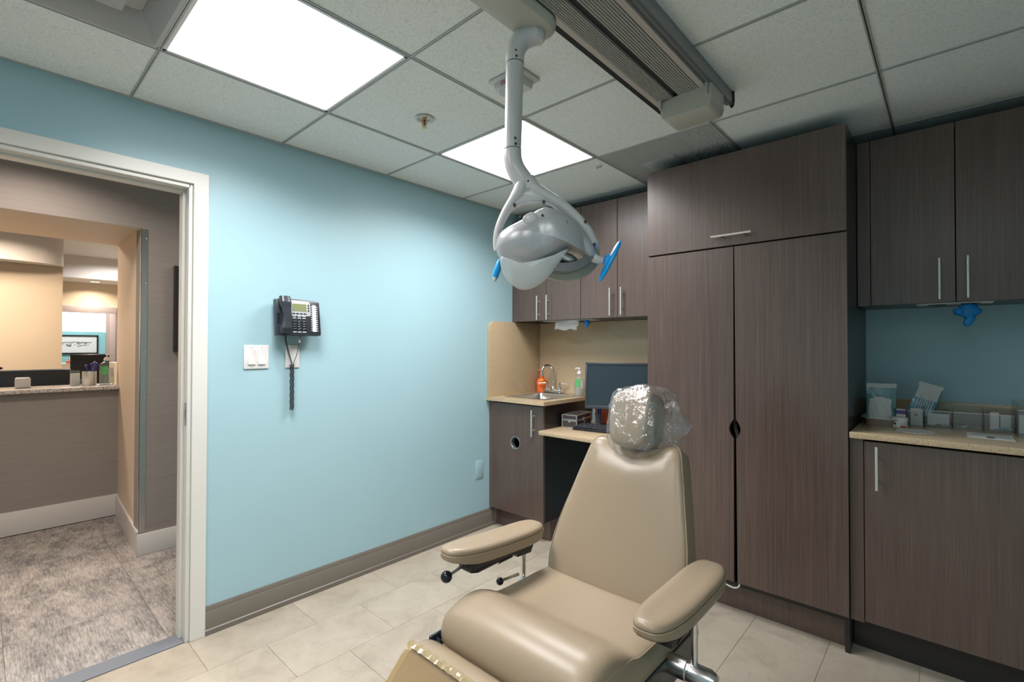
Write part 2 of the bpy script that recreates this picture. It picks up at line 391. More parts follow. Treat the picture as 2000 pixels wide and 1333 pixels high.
def bar(x0, x1, y0, y1):
    # slotted tee: two lips and a dark slot
    if x1-x0 < y1-y0:
        b = NB(); box(b, x0, x0+.0045, y0, y1, H-.004, H+.02); box(b, x1-.0045, x1, y0, y1, H-.004, H+.02); g = B1(x0+.0044, x1-.0044, y0, y1, H+.0015, H+.02)
    else:
        b = NB(); box(b, x0, x1, y0, y0+.0045, H-.004, H+.02); box(b, x0, x1, y1-.0045, y1, H-.004, H+.02); g = B1(x0, x1, y0+.0044, y1-.0044, H+.0015, H+.02)
    o = obj('grid_bar', b, 'grid_metal', ceil_, smooth=False); obj('slot', g, 'grid_slot', o, smooth=False)
for x in xs[1:-1]: bar(x-bw, x+bw, YF, YB)
for c in ys[1:-1]:
    for a, a1 in zip(xs, xs[1:]):
        bar(a+(bw if a > 0 else 0), a1-(bw if a1 < XR else 0), c-bw*.85, c+bw*.85)
b = NB(); box(b, 0, .016, YF, YB, H-.001, H+.012); box(b, 0, XR, YB-.016, YB, H-.001, H+.012)
obj('wall_angle', b, 'grid_metal', ceil_)
# troffers
LBL = {(0, 0): 'large bright square ceiling light panel nearest the doorway', (0, 2): 'bright square ceiling light panel beyond the exam lamp pole',
       (3, -2): 'ceiling light panel behind the viewpoint, right', (1, -2): 'ceiling light panel behind the viewpoint, left'}
for (i, j), lb in LBL.items():
    x0, y0 = GX+T*i+bw, GY+T*j+bw; x1, y1 = x0+T-2*bw, y0+T-2*bw
    t = thing('ceiling_light', lb, 'ceiling light', ((x0+x1)/2, (y0+y1)/2, H+.06), group='square ceiling light panels')
    f = NB()
    for a in ((x0, x0+.012, y0, y1), (x1-.012, x1, y0, y1), (x0, x1, y0, y0+.012), (x0, x1, y1-.012, y1)): box(f, *a, H-.002, H+.05, r=.001, seg=1)
    box(f, x0, x1, y0, y1, H+.045, H+.06); obj('frame', f, 'white_plastic', t)
    obj('diffuser', B1(x0+.012, x1-.012, y0+.012, y1-.012, H+.008, H+.016), 'troffer_glow', t)
# air diffuser (0,-1)
x0, y0 = GX+bw, GY-T+bw; x1, y1 = x0+T-2*bw, y0+T-2*bw; cx, cy = (x0+x1)/2, (y0+y1)/2
t = thing('air_diffuser', 'white metal square air diffuser with a flat centre plate, near the doorway corner', 'air vent', (cx, cy, H+.08))
def sq(h, z, r=.02):
    P = []
    for k in range(4):
        ccx, ccy = [(1, 1), (-1, 1), (-1, -1), (1, -1)][k]
        for q in range(4):
            a = PI/2*k+PI/2*q/3; P.append((cx+ccx*(h-r)+r*math.cos(a), cy+ccy*(h-r)+r*math.sin(a), z))
    return P
hh = (x1-x0)/2
b = loft(NB(), [sq(hh, H+.001), sq(hh, H-.006), sq(hh-.012, H-.008), sq(hh-.018, H-.002), sq(hh-.05, H+.05), sq(hh-.055, H+.07)], caps=(False, True))
obj('housing', b, 'diffuser_white', t)
obj('centre_plate', B1(cx-.185, cx+.185, cy-.185, cy+.185, H+.012, H+.02, r=.003), 'diffuser_white', t)
# return grille (2,3): perforated panel with small access plate
x0, y0 = GX+T*1+bw, GY+T*3+bw; x1, y1 = x0+T-2*bw, y0+T-2*bw
t = thing('return_grille', 'grey perforated square return air grille above the tall cabinet', 'air vent', ((x0+x1)/2, (y0+y1)/2, H+.02))
obj('backing', B1(x0, x1, y0, y1, H+.006, H+.012), 'track_steel', t)
b = NB(); n_ = 62; st = (x1-x0)/n_
for k in range(n_): box(b, x0+k*st, x0+k*st+st*.55, y0, y1, H-.001, H+.003)
for k in range(n_): box(b, x0, x1, y0+k*st, y0+k*st+st*.5, H+.0005, H+.0035)
o = obj('perforated_mesh', b, 'vent_mesh', t, smooth=False); o['kind'] = 'stuff'
b = B1(1.23, 1.42, 2.48, 2.69, H-.006, H-.001, r=.002); o = obj('blank_plate', b, 'grid_metal', t)
obj('screw', sphere(NB(), (1.325, 2.56, H-.007), .005, 8), 'chrome', t)

# sprinkler
t = thing('fire_sprinkler', 'recessed white fire sprinkler head in the ceiling above the phone', 'sprinkler', (.76, 1.335, H))
b = lathe(NB(), [(.026, .0), (.041, -.002), (.043, -.006), (.036, -.008), (.027, -.004), (.026, .02), (.001, .02)], (.76, 1.335, H)); obj('escutcheon', b, 'device_white', t)
b = NB(); cyl(b, (.76, 1.335, H+.02), (.76, 1.335, H-.004), .009); tube(b, [(.745, 1.335, H+.005), (.748, 1.335, H-.03), (.76, 1.335, H-.042)], .0025, 6); tube(b, [(.775, 1.335, H+.005), (.772, 1.335, H-.03), (.76, 1.335, H-.042)], .0025, 6)
lathe(b, [(.002, -.042), (.012, -.044), (.012, -.0455), (.001, -.0455)], (.76, 1.335, H), 12); obj('yoke', b, 'brass_pin', t)
obj('bulb', lathe(NB(), [(.001, -.004), (.004, -.008), (.004, -.028), (.001, -.034)], (.76, 1.335, H), 10), 'bulb_red', t)
# small hooks by the second lamp
t = thing('ceiling_hook', 'two small white hooks on the ceiling beside the far light panel', 'hook', (1.03, 2.36, H))
b = NB()
for dx in (0, .02): tube(b, [(1.02+dx, 2.36, H), (1.02+dx, 2.35, H-.012), (1.03+dx, 2.34, H-.018), (1.035+dx, 2.35, H-.01)], .003, 6, k=3)
obj('hook', b, 'device_white', t)
# fire strobe
t = thing('fire_strobe', 'white ceiling fire alarm strobe with red lettering behind the lamp pole', 'alarm', (1.27, 1.37, H))
obj('plate', B1(1.19, 1.35, 1.31, 1.43, H-.014, H-.001, r=.004), 'device_white', t)
b = prism(NB(), [(1.325, -.014), (1.325, -.034), (1.355, -.045), (1.405, -.045), (1.415, -.014)], 'x', 1.21, 1.33); bmesh.ops.translate(b, vec=(0, 0, H), verts=b.verts)
obj('housing', b, 'device_white', t)
obj('lens', superell(NB(), .04, .018, .02, .5, .5, 20, 10, Matrix.Translation((1.27, 1.34, H-.05))), 'clear_plastic', t)
text('lettering', 'FIRE', 'red_print', frameM((1.27, 1.322, H-.028), (1, 0, 0), (0, .1, 1)), .028, t)
# ============================================================ TRACK
ty0, ty1 = -.9, 1.96
t = thing('ceiling_track', 'long ribbed ceiling track with grey side rails that carries the exam lamp', 'ceiling track', (1.73, .5, H))
for x0, x1 in ((1.655, 1.714), (1.737, 1.815)):
    b = NB(); n_ = 8 if x0 < 1.7 else 9; st = (x1-x0)/n_
    box(b, x0, x1, ty0, ty1-.07, H-.055, H-.012)
    for k in range(n_): box(b, x0+k*st+st*.12, x0+(k+1)*st-st*.12, ty0, ty1-.07, H-.0605, H-.0545, r=.0012, seg=1)
    obj('ribbed_cover', b, 'track_rib', t, smooth=False)
obj('slot', B1(1.712, 1.739, ty0, ty1-.07, H-.05, H-.02), 'track_dark', t)
obj('inner_rail', B1(1.634, 1.655, ty0, ty1-.02, H-.060, H-.001, r=.001, seg=1), 'track_rail', t)
obj('inner_rail', B1(1.817, 1.838, ty0, ty1-.07, H-.060, H-.001, r=.001, seg=1), 'track_rail', t)
b = prism(NB(), [(1.610, -.001), (1.610, -.054), (1.614, -.058), (1.634, -.052), (1.634, -.001)], 'y', ty0, ty1-.03); bmesh.ops.translate(b, vec=(0, 0, H), verts=b.verts)
obj('side_rail', b, 'track_dark', t)
b = prism(NB(), [(1.838, -.001), (1.838, -.050), (1.846, -.052), (1.856, -.056), (1.864, -.052), (1.866, -.03), (1.864, -.001)], 'y', ty0, 2.02); bmesh.ops.translate(b, vec=(0, 0, H), verts=b.verts)
obj('side_rail', b, 'track_steel', t)
b = prism(NB(), [(1.842, -.001), (1.840, -.040), (1.850, -.050), (1.858, -.066), (1.868, -.062), (1.872, -.04), (1.871, -.001)], 'y', 2.02, 2.026); bmesh.ops.translate(b, vec=(0, 0, H), verts=b.verts)
obj('end_cap', b, 'track_dark', t)
bz = H-.138
b = NB(); prism(b, [(1.664, H-.066), (1.664, bz+.025), (1.672, bz+.006), (1.685, bz), (1.842, bz), (1.855, bz+.006), (1.862, bz+.025), (1.862, H-.05), (1.85, H-.045)], 'y', 1.795, 1.93, r=.003)
obj('end_housing', b, 'beige_plastic', t, sharp=22)
for x_ in (1.667, 1.845): obj('pin', cyl(NB(), (x_, 1.79, H-.095), (x_, 1.79, H-.05), .006), 'beige_plastic', t)

# ============================================================ EXAM LAMP
HC = Vector(CP)+1.3*(FX+RX*((1068-1000)/942.8)-UX*((480-666.5)/942.8))
yaw = math.atan2(RX.y, RX.x)
t = thing('exam_lamp', 'grey ceiling-hung dental exam lamp on a curved pole with bright blue handles', 'lamp', tuple(HC), yaw)
LM = WM(t); K = 1.3/942.81
def P(px, py, d=0): return Vector(((px-1068)*K, d, (480-py)*K))     # drawing plane through the head, metres
def Lpart(n_, bm, mat, par=None, **k): return obj(n_, bm, mat, par or t, local=True, **k)
PD = .0
# pole
b = tube(NB(), [P(1046, 62), P(1020, 74), P(1007, 96), P(1005, 122)], [.030, .028, .026, .0245], 24, k=5)
up = Lpart('upper_elbow', b, 'lamp_grey')
Lpart('pole', tube(NB(), [P(1005, 124), P(1001, 291)], [.0243, .0232], 24), 'lamp_grey')
b = tube(NB(), [P(1001, 293), P(1002, 312), P(1008, 332), P(1022, 352), P(1036, 368)], [.0236, .0245, .026, .026, .022], 24, k=5)
Lpart('lower_elbow', b, 'lamp_grey')
for a, d_, m_ in ((123, .02455, 'lamp_dark'), (292, .0238, 'lamp_dark')): Lpart('seam_ring', lathe(NB(), [(d_, -.0008), (d_, .0008)], tuple(P(1005 if a < 200 else 1001, a)), 24), m_)
for q in ((1007, 106), (1008, 117), (1006, 276), (1007, 287), (1031, 359)):
    Lpart('screw', sphere(NB(), tuple(P(q[0], q[1], -.0235)), .0035, 8), 'screw_dark')
# forks: two tapering arms
b = tube(NB(), [P(1024, 352), P(1016, 372), P(1003, 392), P(986, 418), P(974, 446), P(970, 470), P(972, 490)], [.018, .020, .0155, .012, .0105, .010, .010], 16, k=5, flat=(1.0, 1.35), ref=(1, 0, 0))
Lpart('fork_arm', b, 'lamp_grey')
b = tube(NB(), [P(1030, 352), P(1044, 369), P(1070, 385), P(1100, 404), P(1128, 430), P(1148, 456), P(1158, 477)], [.020, .0185, .0165, .0155, .0155, .016, .015], 16, k=5, flat=(1.0, 1.35), ref=(1, 0, 0))
fa = Lpart('fork_arm', b, 'lamp_grey')
sphere_end = sphere(NB(), tuple(P(1158, 477)), .0165, 14, (1, 1.3, 1)); Lpart('fork_tip', sphere_end, 'lamp_grey')
web = [P(1019, 356), P(1037, 358), P(1052, 374), P(1084, 394), P(1075, 398), P(1060, 396), P(1040, 396), P(1020, 399), P(1005, 408), P(995, 414), P(1000, 396), P(1011, 376)]
b = prism(NB(), [(p.x, p.z) for p in web], 'y', -.016, .016, r=.005); Lpart('fork_web', b, 'lamp_grey', sharp=60)
for q in ((1005, 405), (1061, 399), (1141, 437), (1158, 481)): Lpart('screw', cyl(NB(), tuple(P(q[0], q[1], -.0245)), tuple(P(q[0], q[1], -.012)), .0042, 10), 'screw_dark')
# shell: silhouette radius function with a rounded turtle back
sil = [(968, 486), (970, 472), (980, 454), (1012, 436), (1034, 423), (1050, 413), (1064, 409), (1082, 411), (1105, 420), (1126, 436), (1140, 458), (1147, 480), (1146, 500), (1135, 497), (1120, 490), (1105, 492), (1084, 505), (1050, 519), (1020, 524), (992, 515), (976, 503)]
cen = (1058, 470)
cl = sil+[sil[0]]
pts = catmull([P(*q) for q in cl], 4)[:-1]
C0 = P(*cen)
rings = []
NR = 12
for i in range(NR+1):
    f = i/NR; a = f*PI/2
    sc_ = math.cos(a)**.75 if i < NR else .02; dep = -math.sin(a)*.085
    ring = []
    for p in pts:
        q = C0+(p-C0)*sc_; q.y = dep
        # dent ridge running down from the crown
        rx = (q.x-P(1052, 0).x)/.022; q.y += .007*math.exp(-rx*rx)*(1 if q.z > -.02 else .4)*f
        ring.append(q)
    rings.append(ring)
back = [[C0+(p-C0)*s_+Vector((0, d_, 0)) for p in pts] for s_, d_ in ((.90, .05), (.97, .035), (1.0, .012))]
b = loft(NB(), back+rings)
sh = Lpart('lamp_shell', b, 'lamp_shell', sharp=70)
Lpart('crown_badge', superell(NB(), .020, .006, .016, .8, .9, 20, 10, Matrix.Translation(P(1034, 441, -.066)) @ Matrix.Rotation(-.5, 4, 'Y')), 'lamp_grey')
b = tube(NB(), [P(1102, 444, -.071), P(1102, 470, -.069), P(1103, 490, -.04)], .0010, 6, k=4); Lpart('shell_seam', b, 'lamp_dark')
for q in ((1015, 439), (1056, 435)): Lpart('screw', sphere(NB(), tuple(P(q[0], q[1], -.073)), .0035, 8), 'screw_dark')
# front housing ring seen past the shell, tilted away and down
def ring_band(cx, cy, ax, az, y0, y1, w, tilt, n=48):
    R = []
    for k in range(n):
        a = 2*PI*k/n; c_, s_ = math.cos(a), math.sin(a)
        R.append([P(cx, cy)+Vector((c_*(ax-dw), y_+s_*tilt, s_*(az-dw))) for dw, y_ in ((0, y0), (0, y1), (w, y1), (w, y0))])
    t_ = bmesh.new(); V = [[t_.verts.new(p) for p in r] for r in R]
    for k in range(n):
        for q in range(4): t_.faces.new((V[k][q], V[k][(q+1) % 4], V[(k+1) % n][(q+1) % 4], V[(k+1) % n][q]))
    bmesh.ops.recalc_face_normals(t_, faces=t_.faces); return t_
Lpart('housing_ring', ring_band(1098, 488, .086, .066, -.02, .030, .022, .03), 'lamp_dark')
Lpart('bezel_ring', ring_band(1105, 492, .098, .078, .030, .052, .030, .03), 'lamp_cream')
b = superell(NB(), .034, .035, .018, .8, .8, 24, 12, Matrix.Translation(P(1104, 508, .0)) @ Matrix.Rotation(.35, 4, 'Y')); Lpart('reflector_pod', b, 'brushed_steel')
b = tube(NB(), [P(1125, 470, -.03), P(1142, 486, -.03), P(1150, 500, -.02), P(1146, 510, -.01)], [.018, .017, .014, .006], 16, k=4); Lpart('pivot_shoulder', b, 'lamp_shell')
# visor lobe
vp = [(980, 508), (978, 520), (983, 538), (994, 555), (1010, 566), (1024, 569), (1042, 565), (1062, 552), (1080, 532), (1094, 512), (1106, 494), (1085, 503), (1050, 514), (1018, 520), (995, 514)]
vp = catmull([P(*q) for q in vp+[vp[0]]], 3)[:-1]; cv = P(1035, 530)
rings = []
for i in range(7):
    f = i/6; s_ = 1-.98*(f**1.5); rings.append([cv+(p-cv)*s_+Vector((0, -.052-.016*(1-(1-f)**2)+.05*max(0, (P(0, 515).z-(cv+(p-cv)*s_).z))/.08*.5, 0)) for p in vp])
rings = [[p+Vector((0, .004, 0)) for p in rings[0]]]+rings
Lpart('visor', loft(NB(), rings, caps=(False, True)), 'frosted_visor', sharp=70)
# handles
def paddle(px, py, ang, L_, W_, T_, depth):
    M_ = Matrix.Translation(P(px, py, depth)) @ Matrix.Rotation(ang, 4, 'Y')
    return superell(NB(), T_, W_, L_, .75, .8, 24, 14, M_)
hb = Lpart('handle', paddle(1188, 513, math.radians(27), .060, .030, .0075, -.02), 'cyan_plastic')
Lpart('handle_hub', tube(NB(), [P(1178, 510, -.02), P(1186, 512, -.02)], [.013, .017], 14), 'cyan_plastic', hb)
Lpart('handle_arm', tube(NB(), [P(1152, 498, -.01), P(1160, 508, -.02), P(1174, 512, -.02)], [.013, .012, .009], 12, k=3), 'lamp_grey')
hb = Lpart('handle', paddle(971, 524, math.radians(17), .030, .026, .009, .03), 'cyan_plastic')
Lpart('handle_tip', superell(NB(), .0055, .010, .008, .8, .8, 12, 8, Matrix.Translation(P(966, 543, .02))), 'lamp_grey', hb)
# horizontal arm under the track
b = NB(); outl = []
def arm_ring(inset, z):
    R = []; w_ = .056-inset; yt = 1.045-inset; yb = -.35+inset; cxm = 1.682
    for k in range(17):
        a = PI*k/16; R.append((cxm+w_*math.cos(a), yt-.056+inset+w_*math.sin(a)*1.25, z))
    for k in range(9):
        a = PI+PI*k/8; R.append((cxm+w_*math.cos(a), yb+.056+w_*math.sin(a), z))
    return R
b = loft(NB(), [arm_ring(.024, 2.156), arm_ring(.010, 2.158), arm_ring(.002, 2.166), arm_ring(0, 2.176), arm_ring(.001, 2.194), arm_ring(.006, 2.203), arm_ring(.02, 2.207)])
arm = obj('support_arm', b, 'beige_plastic', t)
b = loft(NB(), [arm_ring(-.0006, 2.178), arm_ring(-.0006, 2.184)], caps=(False, False)); obj('groove', b, 'track_dark', arm)
obj('carriage', lathe(NB(), [(.05, 0), (.055, .01), (.055, .055), (.03, .064)], (1.69, -.28, 2.205)), 'beige_plastic', t)
M_ = LM @ Matrix.Translation(P(1043, 60))
b = NB(); q = (LM @ P(1046, 62)); lathe(b, [(.020, -.004), (.024, 0), (.026, .02), (.022, .03)], (q.x, q.y, 2.135)); obj('swivel_hub', b, 'lamp_grey', t)

# ============================================================ HANDLES
def pull(parent, x, y, z, L_=.178, horizontal=False, r=.0055, so=.032, label=None):
    """bar pull whose centre line stands so in front (-y) of the door face at y"""
    b = NB(); d = Vector((1, 0, 0)) if horizontal else Vector((0, 0, 1)); c = Vector((x, y-so, z))
    lathe(b, [(r*.8, 0), (r, .001), (r, L_-.001), (r*.8, L_)], n=14, M=axisM(c-d*L_/2, d))
    for s_ in (-1, 1):
        p = c+d*s_*(L_*.27); cyl(b, p, (p.x, y+.001, p.z), r*.75, 10)
    o = obj('handle', b, 'nickel', parent); return o
def door(parent, x0, x1, z0, z1, yf, th=.019, hx=None, hz=None, horizontal=False, name='door', L_=.178):
    d = obj(name, B1(x0, x1, yf, yf+th, z0, z1, r=.0012, seg=1), 'laminate', parent)
    if hx is not None: pull(d, hx, yf, hz, horizontal=horizontal, L_=L_)
    return d
def carcass(parent, x0, x1, y0, y1, z0, z1, mat='laminate_edge', th=.018, shelves=()):
    b = NB(); box(b, x0, x0+th, y0, y1, z0, z1); box(b, x1-th, x1, y0, y1, z0, z1); box(b, x0+th, x1-th, y0, y1, z0, z0+th); box(b, x0+th, x1-th, y0, y1, z1-th, z1)
    obj('body', b, mat, parent); obj('back_panel', B1(x0+th, x1-th, y1-.008, y1-.002, z0+th, z1-th), 'cabinet_inside', parent)
    for z in shelves: obj('shelf', B1(x0+th+.001, x1-th-.001, y0+.02, y1-.01, z, z+.018), 'laminate_edge', parent)
g = .0015
UT = 2.268
# upper left pair
t = thing('wall_cabinet', 'dark wood two-door wall cabinet above the sink, in the corner', 'cabinet', (.32, 2.95, 1.495), group='dark wood wall cabinets')
carcass(t, .002, .632, 2.781, 3.098, 1.497, UT, shelves=(1.8, 2.05))
obj('filler', B1(.002, .040, 2.763, 2.781, 1.497, UT), 'laminate', t)
door(t, .042, .336-g, 1.497, UT, 2.76, hx=.272, hz=1.59); door(t, .336+g, .632, 1.497, UT, 2.76, hx=.361, hz=1.59)
t = thing('wall_cabinet', 'dark wood two-door wall cabinet between the sink corner and tall cabinet', 'cabinet', (.95, 2.95, 1.495), group='dark wood wall cabinets')
carcass(t, .634, 1.263, 2.781, 3.098, 1.497, UT, shelves=(1.8, 2.05))
door(t, .636, .918-g, 1.497, UT, 2.76, hx=.879, hz=1.598); door(t, .918+g, 1.224, 1.497, UT, 2.76, hx=.960, hz=1.598)
obj('filler', B1(1.226, 1.263, 2.763, 2.781, 1.497, UT), 'laminate', t)
# base left
t = thing('base_cabinet', 'dark wood single-door sink cabinet with a round waste hole', 'cabinet', (.26, 2.8, 0), group='dark wood base cabinets')
b = NB(); box(b, .002, .020, 2.532, 3.098, .135, .915); box(b, .490, .508, 2.532, 3.098, .135, .915); box(b, .02, .49, 2.532, 3.098, .135, .153)
obj('body', b, 'laminate_edge', t); obj('back_panel', B1(.02, .49, 3.08, 3.09, .153, .915), 'cabinet_inside', t)
obj('toe_kick', B1(.020, .508, 2.583, 2.6, 0, .135), 'laminate', t)
obj('base_trim', B1(.0, .020, 2.560, 2.6, .0, .127, r=.002), 'taupe_base', t)
b = B1(.49, .508, 2.60, 3.09, 0, .135); obj('side_skirt', b, 'laminate', t)
obj('filler', B1(.002, .040, 2.514, 2.532, .135, .915), 'laminate', t)
# door with hole: polygon ring
x0, x1, z0, z1, hx, hz, hr = .042, .506, .140, .905, .258, .635, .044
def holed(x0, x1, z0, z1, hx, hz, hr, ya, yb, n=48):
    t_ = bmesh.new(); out = []; inn = []
    for k in range(n):
        a = 2*PI*k/n+PI/4; c_, s_ = math.cos(a), math.sin(a)
        tx = ((x1-hx) if c_ > 0 else (x0-hx))/c_ if abs(c_) > 1e-6 else 1e9; tz = ((z1-hz) if s_ > 0 else (z0-hz))/s_ if abs(s_) > 1e-6 else 1e9
        tt = min(tx, tz); out.append((hx+c_*tt, hz+s_*tt)); inn.append((hx+c_*hr, hz+s_*hr))
    for cx_, cz_ in ((x0, z0), (x1, z0), (x0, z1), (x1, z1)):
        k = min(range(n), key=lambda i: (out[i][0]-cx_)**2+(out[i][1]-cz_)**2); out[k] = (cx_, cz_)
    O = [[t_.verts.new((p[0], y, p[1])) for p in out] for y in (ya, yb)]; I = [[t_.verts.new((p[0], y, p[1])) for p in inn] for y in (ya, yb)]
    for k in range(n):
        j = (k+1) % n
        t_.faces.new((O[0][k], O[0][j], I[0][j], I[0][k])); t_.faces.new((O[1][j], O[1][k], I[1][k], I[1][j]))
        t_.faces.new((O[0][j], O[0][k], O[1][k], O[1][j])); t_.faces.new((I[0][k], I[0][j], I[1][j], I[1][k]))
    bmesh.ops.recalc_face_normals(t_, faces=t_.faces); return t_
d = obj('door', holed(x0, x1, z0, z1, hx, hz, hr, 2.513, 2.532), 'laminate', t)
b = NB(); lathe(b, [(.037, .03), (.037, 0), (.040, -.003), (.046, -.003), (.047, .0), (.044, .001), (.0435, .03), (.037, .03)], n=32, M=frameM((hx, 2.513, hz), (1, 0, 0), (0, 0, 1)) @ Matrix.Rotation(PI, 4, 'X'))
obj('grommet', b, 'track_steel', d); pull(d, .429, 2.513, .792)
# countertop with sink cut-out
cx0, cx1, cy0, cy1 = .110, .440, 2.600, 3.00
b = NB(); zt, zb = .942, .917
box(b, 0, cx0, 2.480, 3.098, zb, zt); box(b, cx1, .535, 2.480, 3.098, zb, zt); box(b, cx0, cx1, 2.480, cy0, zb, zt); box(b, cx0, cx1, cy1, 3.098, zb, zt)
o = obj('countertop', b, 'quartz'); tag(o, 'tan speckled stone countertop around the sink', 'countertop')
b = prism(NB(), [(2.492, .9425), (2.492, 1.43), (2.497, 1.456), (2.508, 1.475), (2.524, 1.487), (2.545, 1.4945), (3.079, 1.4945), (3.079, .9425)], 'x', .001, .0215, r=.0015)
o = obj('side_splash', b, 'quartz'); tag(o, 'tan stone side panel with a rounded corner on the teal wall', 'panel')
b = NB(); box(b, .001, .535, 3.079, 3.098, .9425, 1.4945); box(b, .535, 1.263, 3.079, 3.098, .7565, 1.4945)
o = obj('back_splash', b, 'quartz'); tag(o, 'tan stone back panel behind the sink and computer', 'panel')
o = obj('stone_desk', B1(.510, 1.263, 2.456, 3.078, .731, .756, r=.002), 'quartz'); tag(o, 'tan stone desk slab under the computer keyboard', 'desk')
# sink
t = thing('sink', 'small square stainless steel drop-in sink', 'sink', ((cx0+cx1)/2, (cy0+cy1)/2, zt))
def rr(x0, x1, y0, y1, z, r, q=5):
    out = []
    for (ax, ay, a0) in ((x1-r, y1-r, 0), (x0+r, y1-r, PI/2), (x0+r, y0+r, PI), (x1-r, y0+r, 3*PI/2)):
        for k in range(q+1):
            a = a0+PI/2*k/q; out.append((ax+r*math.cos(a), ay+r*math.sin(a), z))
    return out
X0, X1, Y0, Y1 = .085, .465, 2.572, 3.062
b = loft(NB(), [rr(X0, X1, Y0, Y1, zt+.0005, .02), rr(X0, X1, Y0, Y1, zt+.003, .02), rr(X0+.008, X1-.008, Y0+.008, Y1-.008, zt+.0045, .018), rr(cx0+.012, cx1-.012, cy0+.010, cy1-.045, zt+.003, .03),
               rr(cx0+.016, cx1-.016, cy0+.014, cy1-.049, zt-.004, .03), rr(cx0+.022, cx1-.022, cy0+.02, cy1-.055, zt-.14, .04), rr(cx0+.05, cx1-.05, cy0+.05, cy1-.08, zt-.155, .04)], caps=(False, True))
obj('basin', b, 'brushed_steel', t); obj('drain', lathe(NB(), [(.04, 0), (.04, .003), (.03, .002), (.001, .001)], (.27, 2.79, zt-.155)), 'chrome', t)
t = thing('faucet', 'chrome gooseneck faucet with two lever handles', 'faucet', (.19, 3.02, zt+.0047))
fx, fy, fz = .200, 3.022, zt+.0047
obj('base_plate', B1(fx-.085, fx+.085, fy-.026, fy+.026, fz, fz+.028, r=.008, seg=3), 'chrome', t)
b = NB(); lathe(b, [(.017, 0), (.017, .012), (.011, .022), (.009, .03)], (fx, fy, fz+.025))
sp = [(fx, fy, fz+.03), (fx, fy, fz+.17)]+[(fx-.02*(1-math.cos(a)), fy-.045*(1-math.cos(a)), fz+.17+.045*math.sin(a)) for a in [PI*k/8 for k in range(1, 9)]]+[(fx-.04, fy-.09, fz+.15)]
tube(b, sp, .0095, 14); lathe(b, [(.011, 0), (.012, .012), (.010, .02)], (fx-.04, fy-.09, fz+.135), 14); obj('spout', b, 'chrome', t)
for s_, dirx in ((-1, (-.6, -.45, 0)), (1, (.5, .25, 0))):
    hx_ = fx+s_*.062; b = NB(); lathe(b, [(.015, 0), (.014, .01), (.008, .03), (.010, .042), (.012, .052), (.006, .058)], (hx_, fy, fz+.027), 16)
    d_ = Vector(dirx).normalized()
    tube(b, [Vector((hx_, fy, fz+.075)), Vector((hx_, fy, fz+.075))+d_*.03, Vector((hx_, fy, fz+.074))+d_*.065], [.005, .005, .009], 10, flat=(1, .6), ref=d_.cross(Vector((0, 0, 1))))
    obj('lever', b, 'chrome', t)
# soap bottle (orange)
def pump(t_, x, y, z, mat, r=.012, h=.03, ang=PI*.95, nz=.035, stem=.022):
    b = NB(); lathe(b, [(r*.95, 0), (r*1.05, .002), (r, h*.7), (r*.7, h), (.004, h+.002), (.004, h+stem), (.009, h+stem), (.010, h+stem+.006), (.006, h+stem+.011)], (x, y, z), 18)
    d_ = Vector((math.cos(ang), math.sin(ang), 0)); p = Vector((x, y, z+h+stem+.006)); tube(b, [p, p+d_*nz*.8, p+d_*nz+Vector((0, 0, -.007))], [.006, .005, .003], 10)
    obj('pump', b, mat, t_)
bx, by = .062, 3.045; bz_ = zt+.0005
t = thing('soap_bottle', 'orange pump bottle of hand soap in the corner behind the sink', 'soap bottle', (bx, by, bz_))
def obl(a, b_, z, cx_, cy_, n=24, e=.7):
    return [(cx_+a*math.copysign(abs(math.cos(2*PI*k/n))**e, math.cos(2*PI*k/n)), cy_+b_*math.copysign(abs(math.sin(2*PI*k/n))**e, math.sin(2*PI*k/n)), z) for k in range(n)]
Mr = Matrix.Translation((bx, by, bz_)) @ Matrix.Rotation(.6, 4, 'Z')
b = loft(NB(), [obl(.035, .022, 0, 0, 0), obl(.037, .024, .004, 0, 0), obl(.0375, .025, .08, 0, 0), obl(.036, .024, .095, 0, 0), obl(.026, .018, .106, 0, 0), obl(.012, .012, .112, 0, 0), obl(.012, .012, .122, 0, 0)], M=Mr)
bt = obj('bottle', b, 'soap_orange', t)
b = loft(NB(), [obl(.0379, .0254, .060, 0, 0), obl(.0379, .0254, .080, 0, 0)], M=Mr, caps=(False, False)); obj('upper_label', b, 'soap_pump', t)
b = NB(); box(b, -.012, .020, -.0272, -.0255, .092, .100, M=Mr); obj('yellow_tab', b, 'yellow_label', t)
text('lettering', 'Soap', 'white_plastic', Mr @ frameM((0, -.0275, .070), (1, 0, 0), (0, 0, 1)), .018, t)
pump(t, bx, by, bz_+.122, 'soap_pump', .0125, .03, PI*1.05, .03, .018)
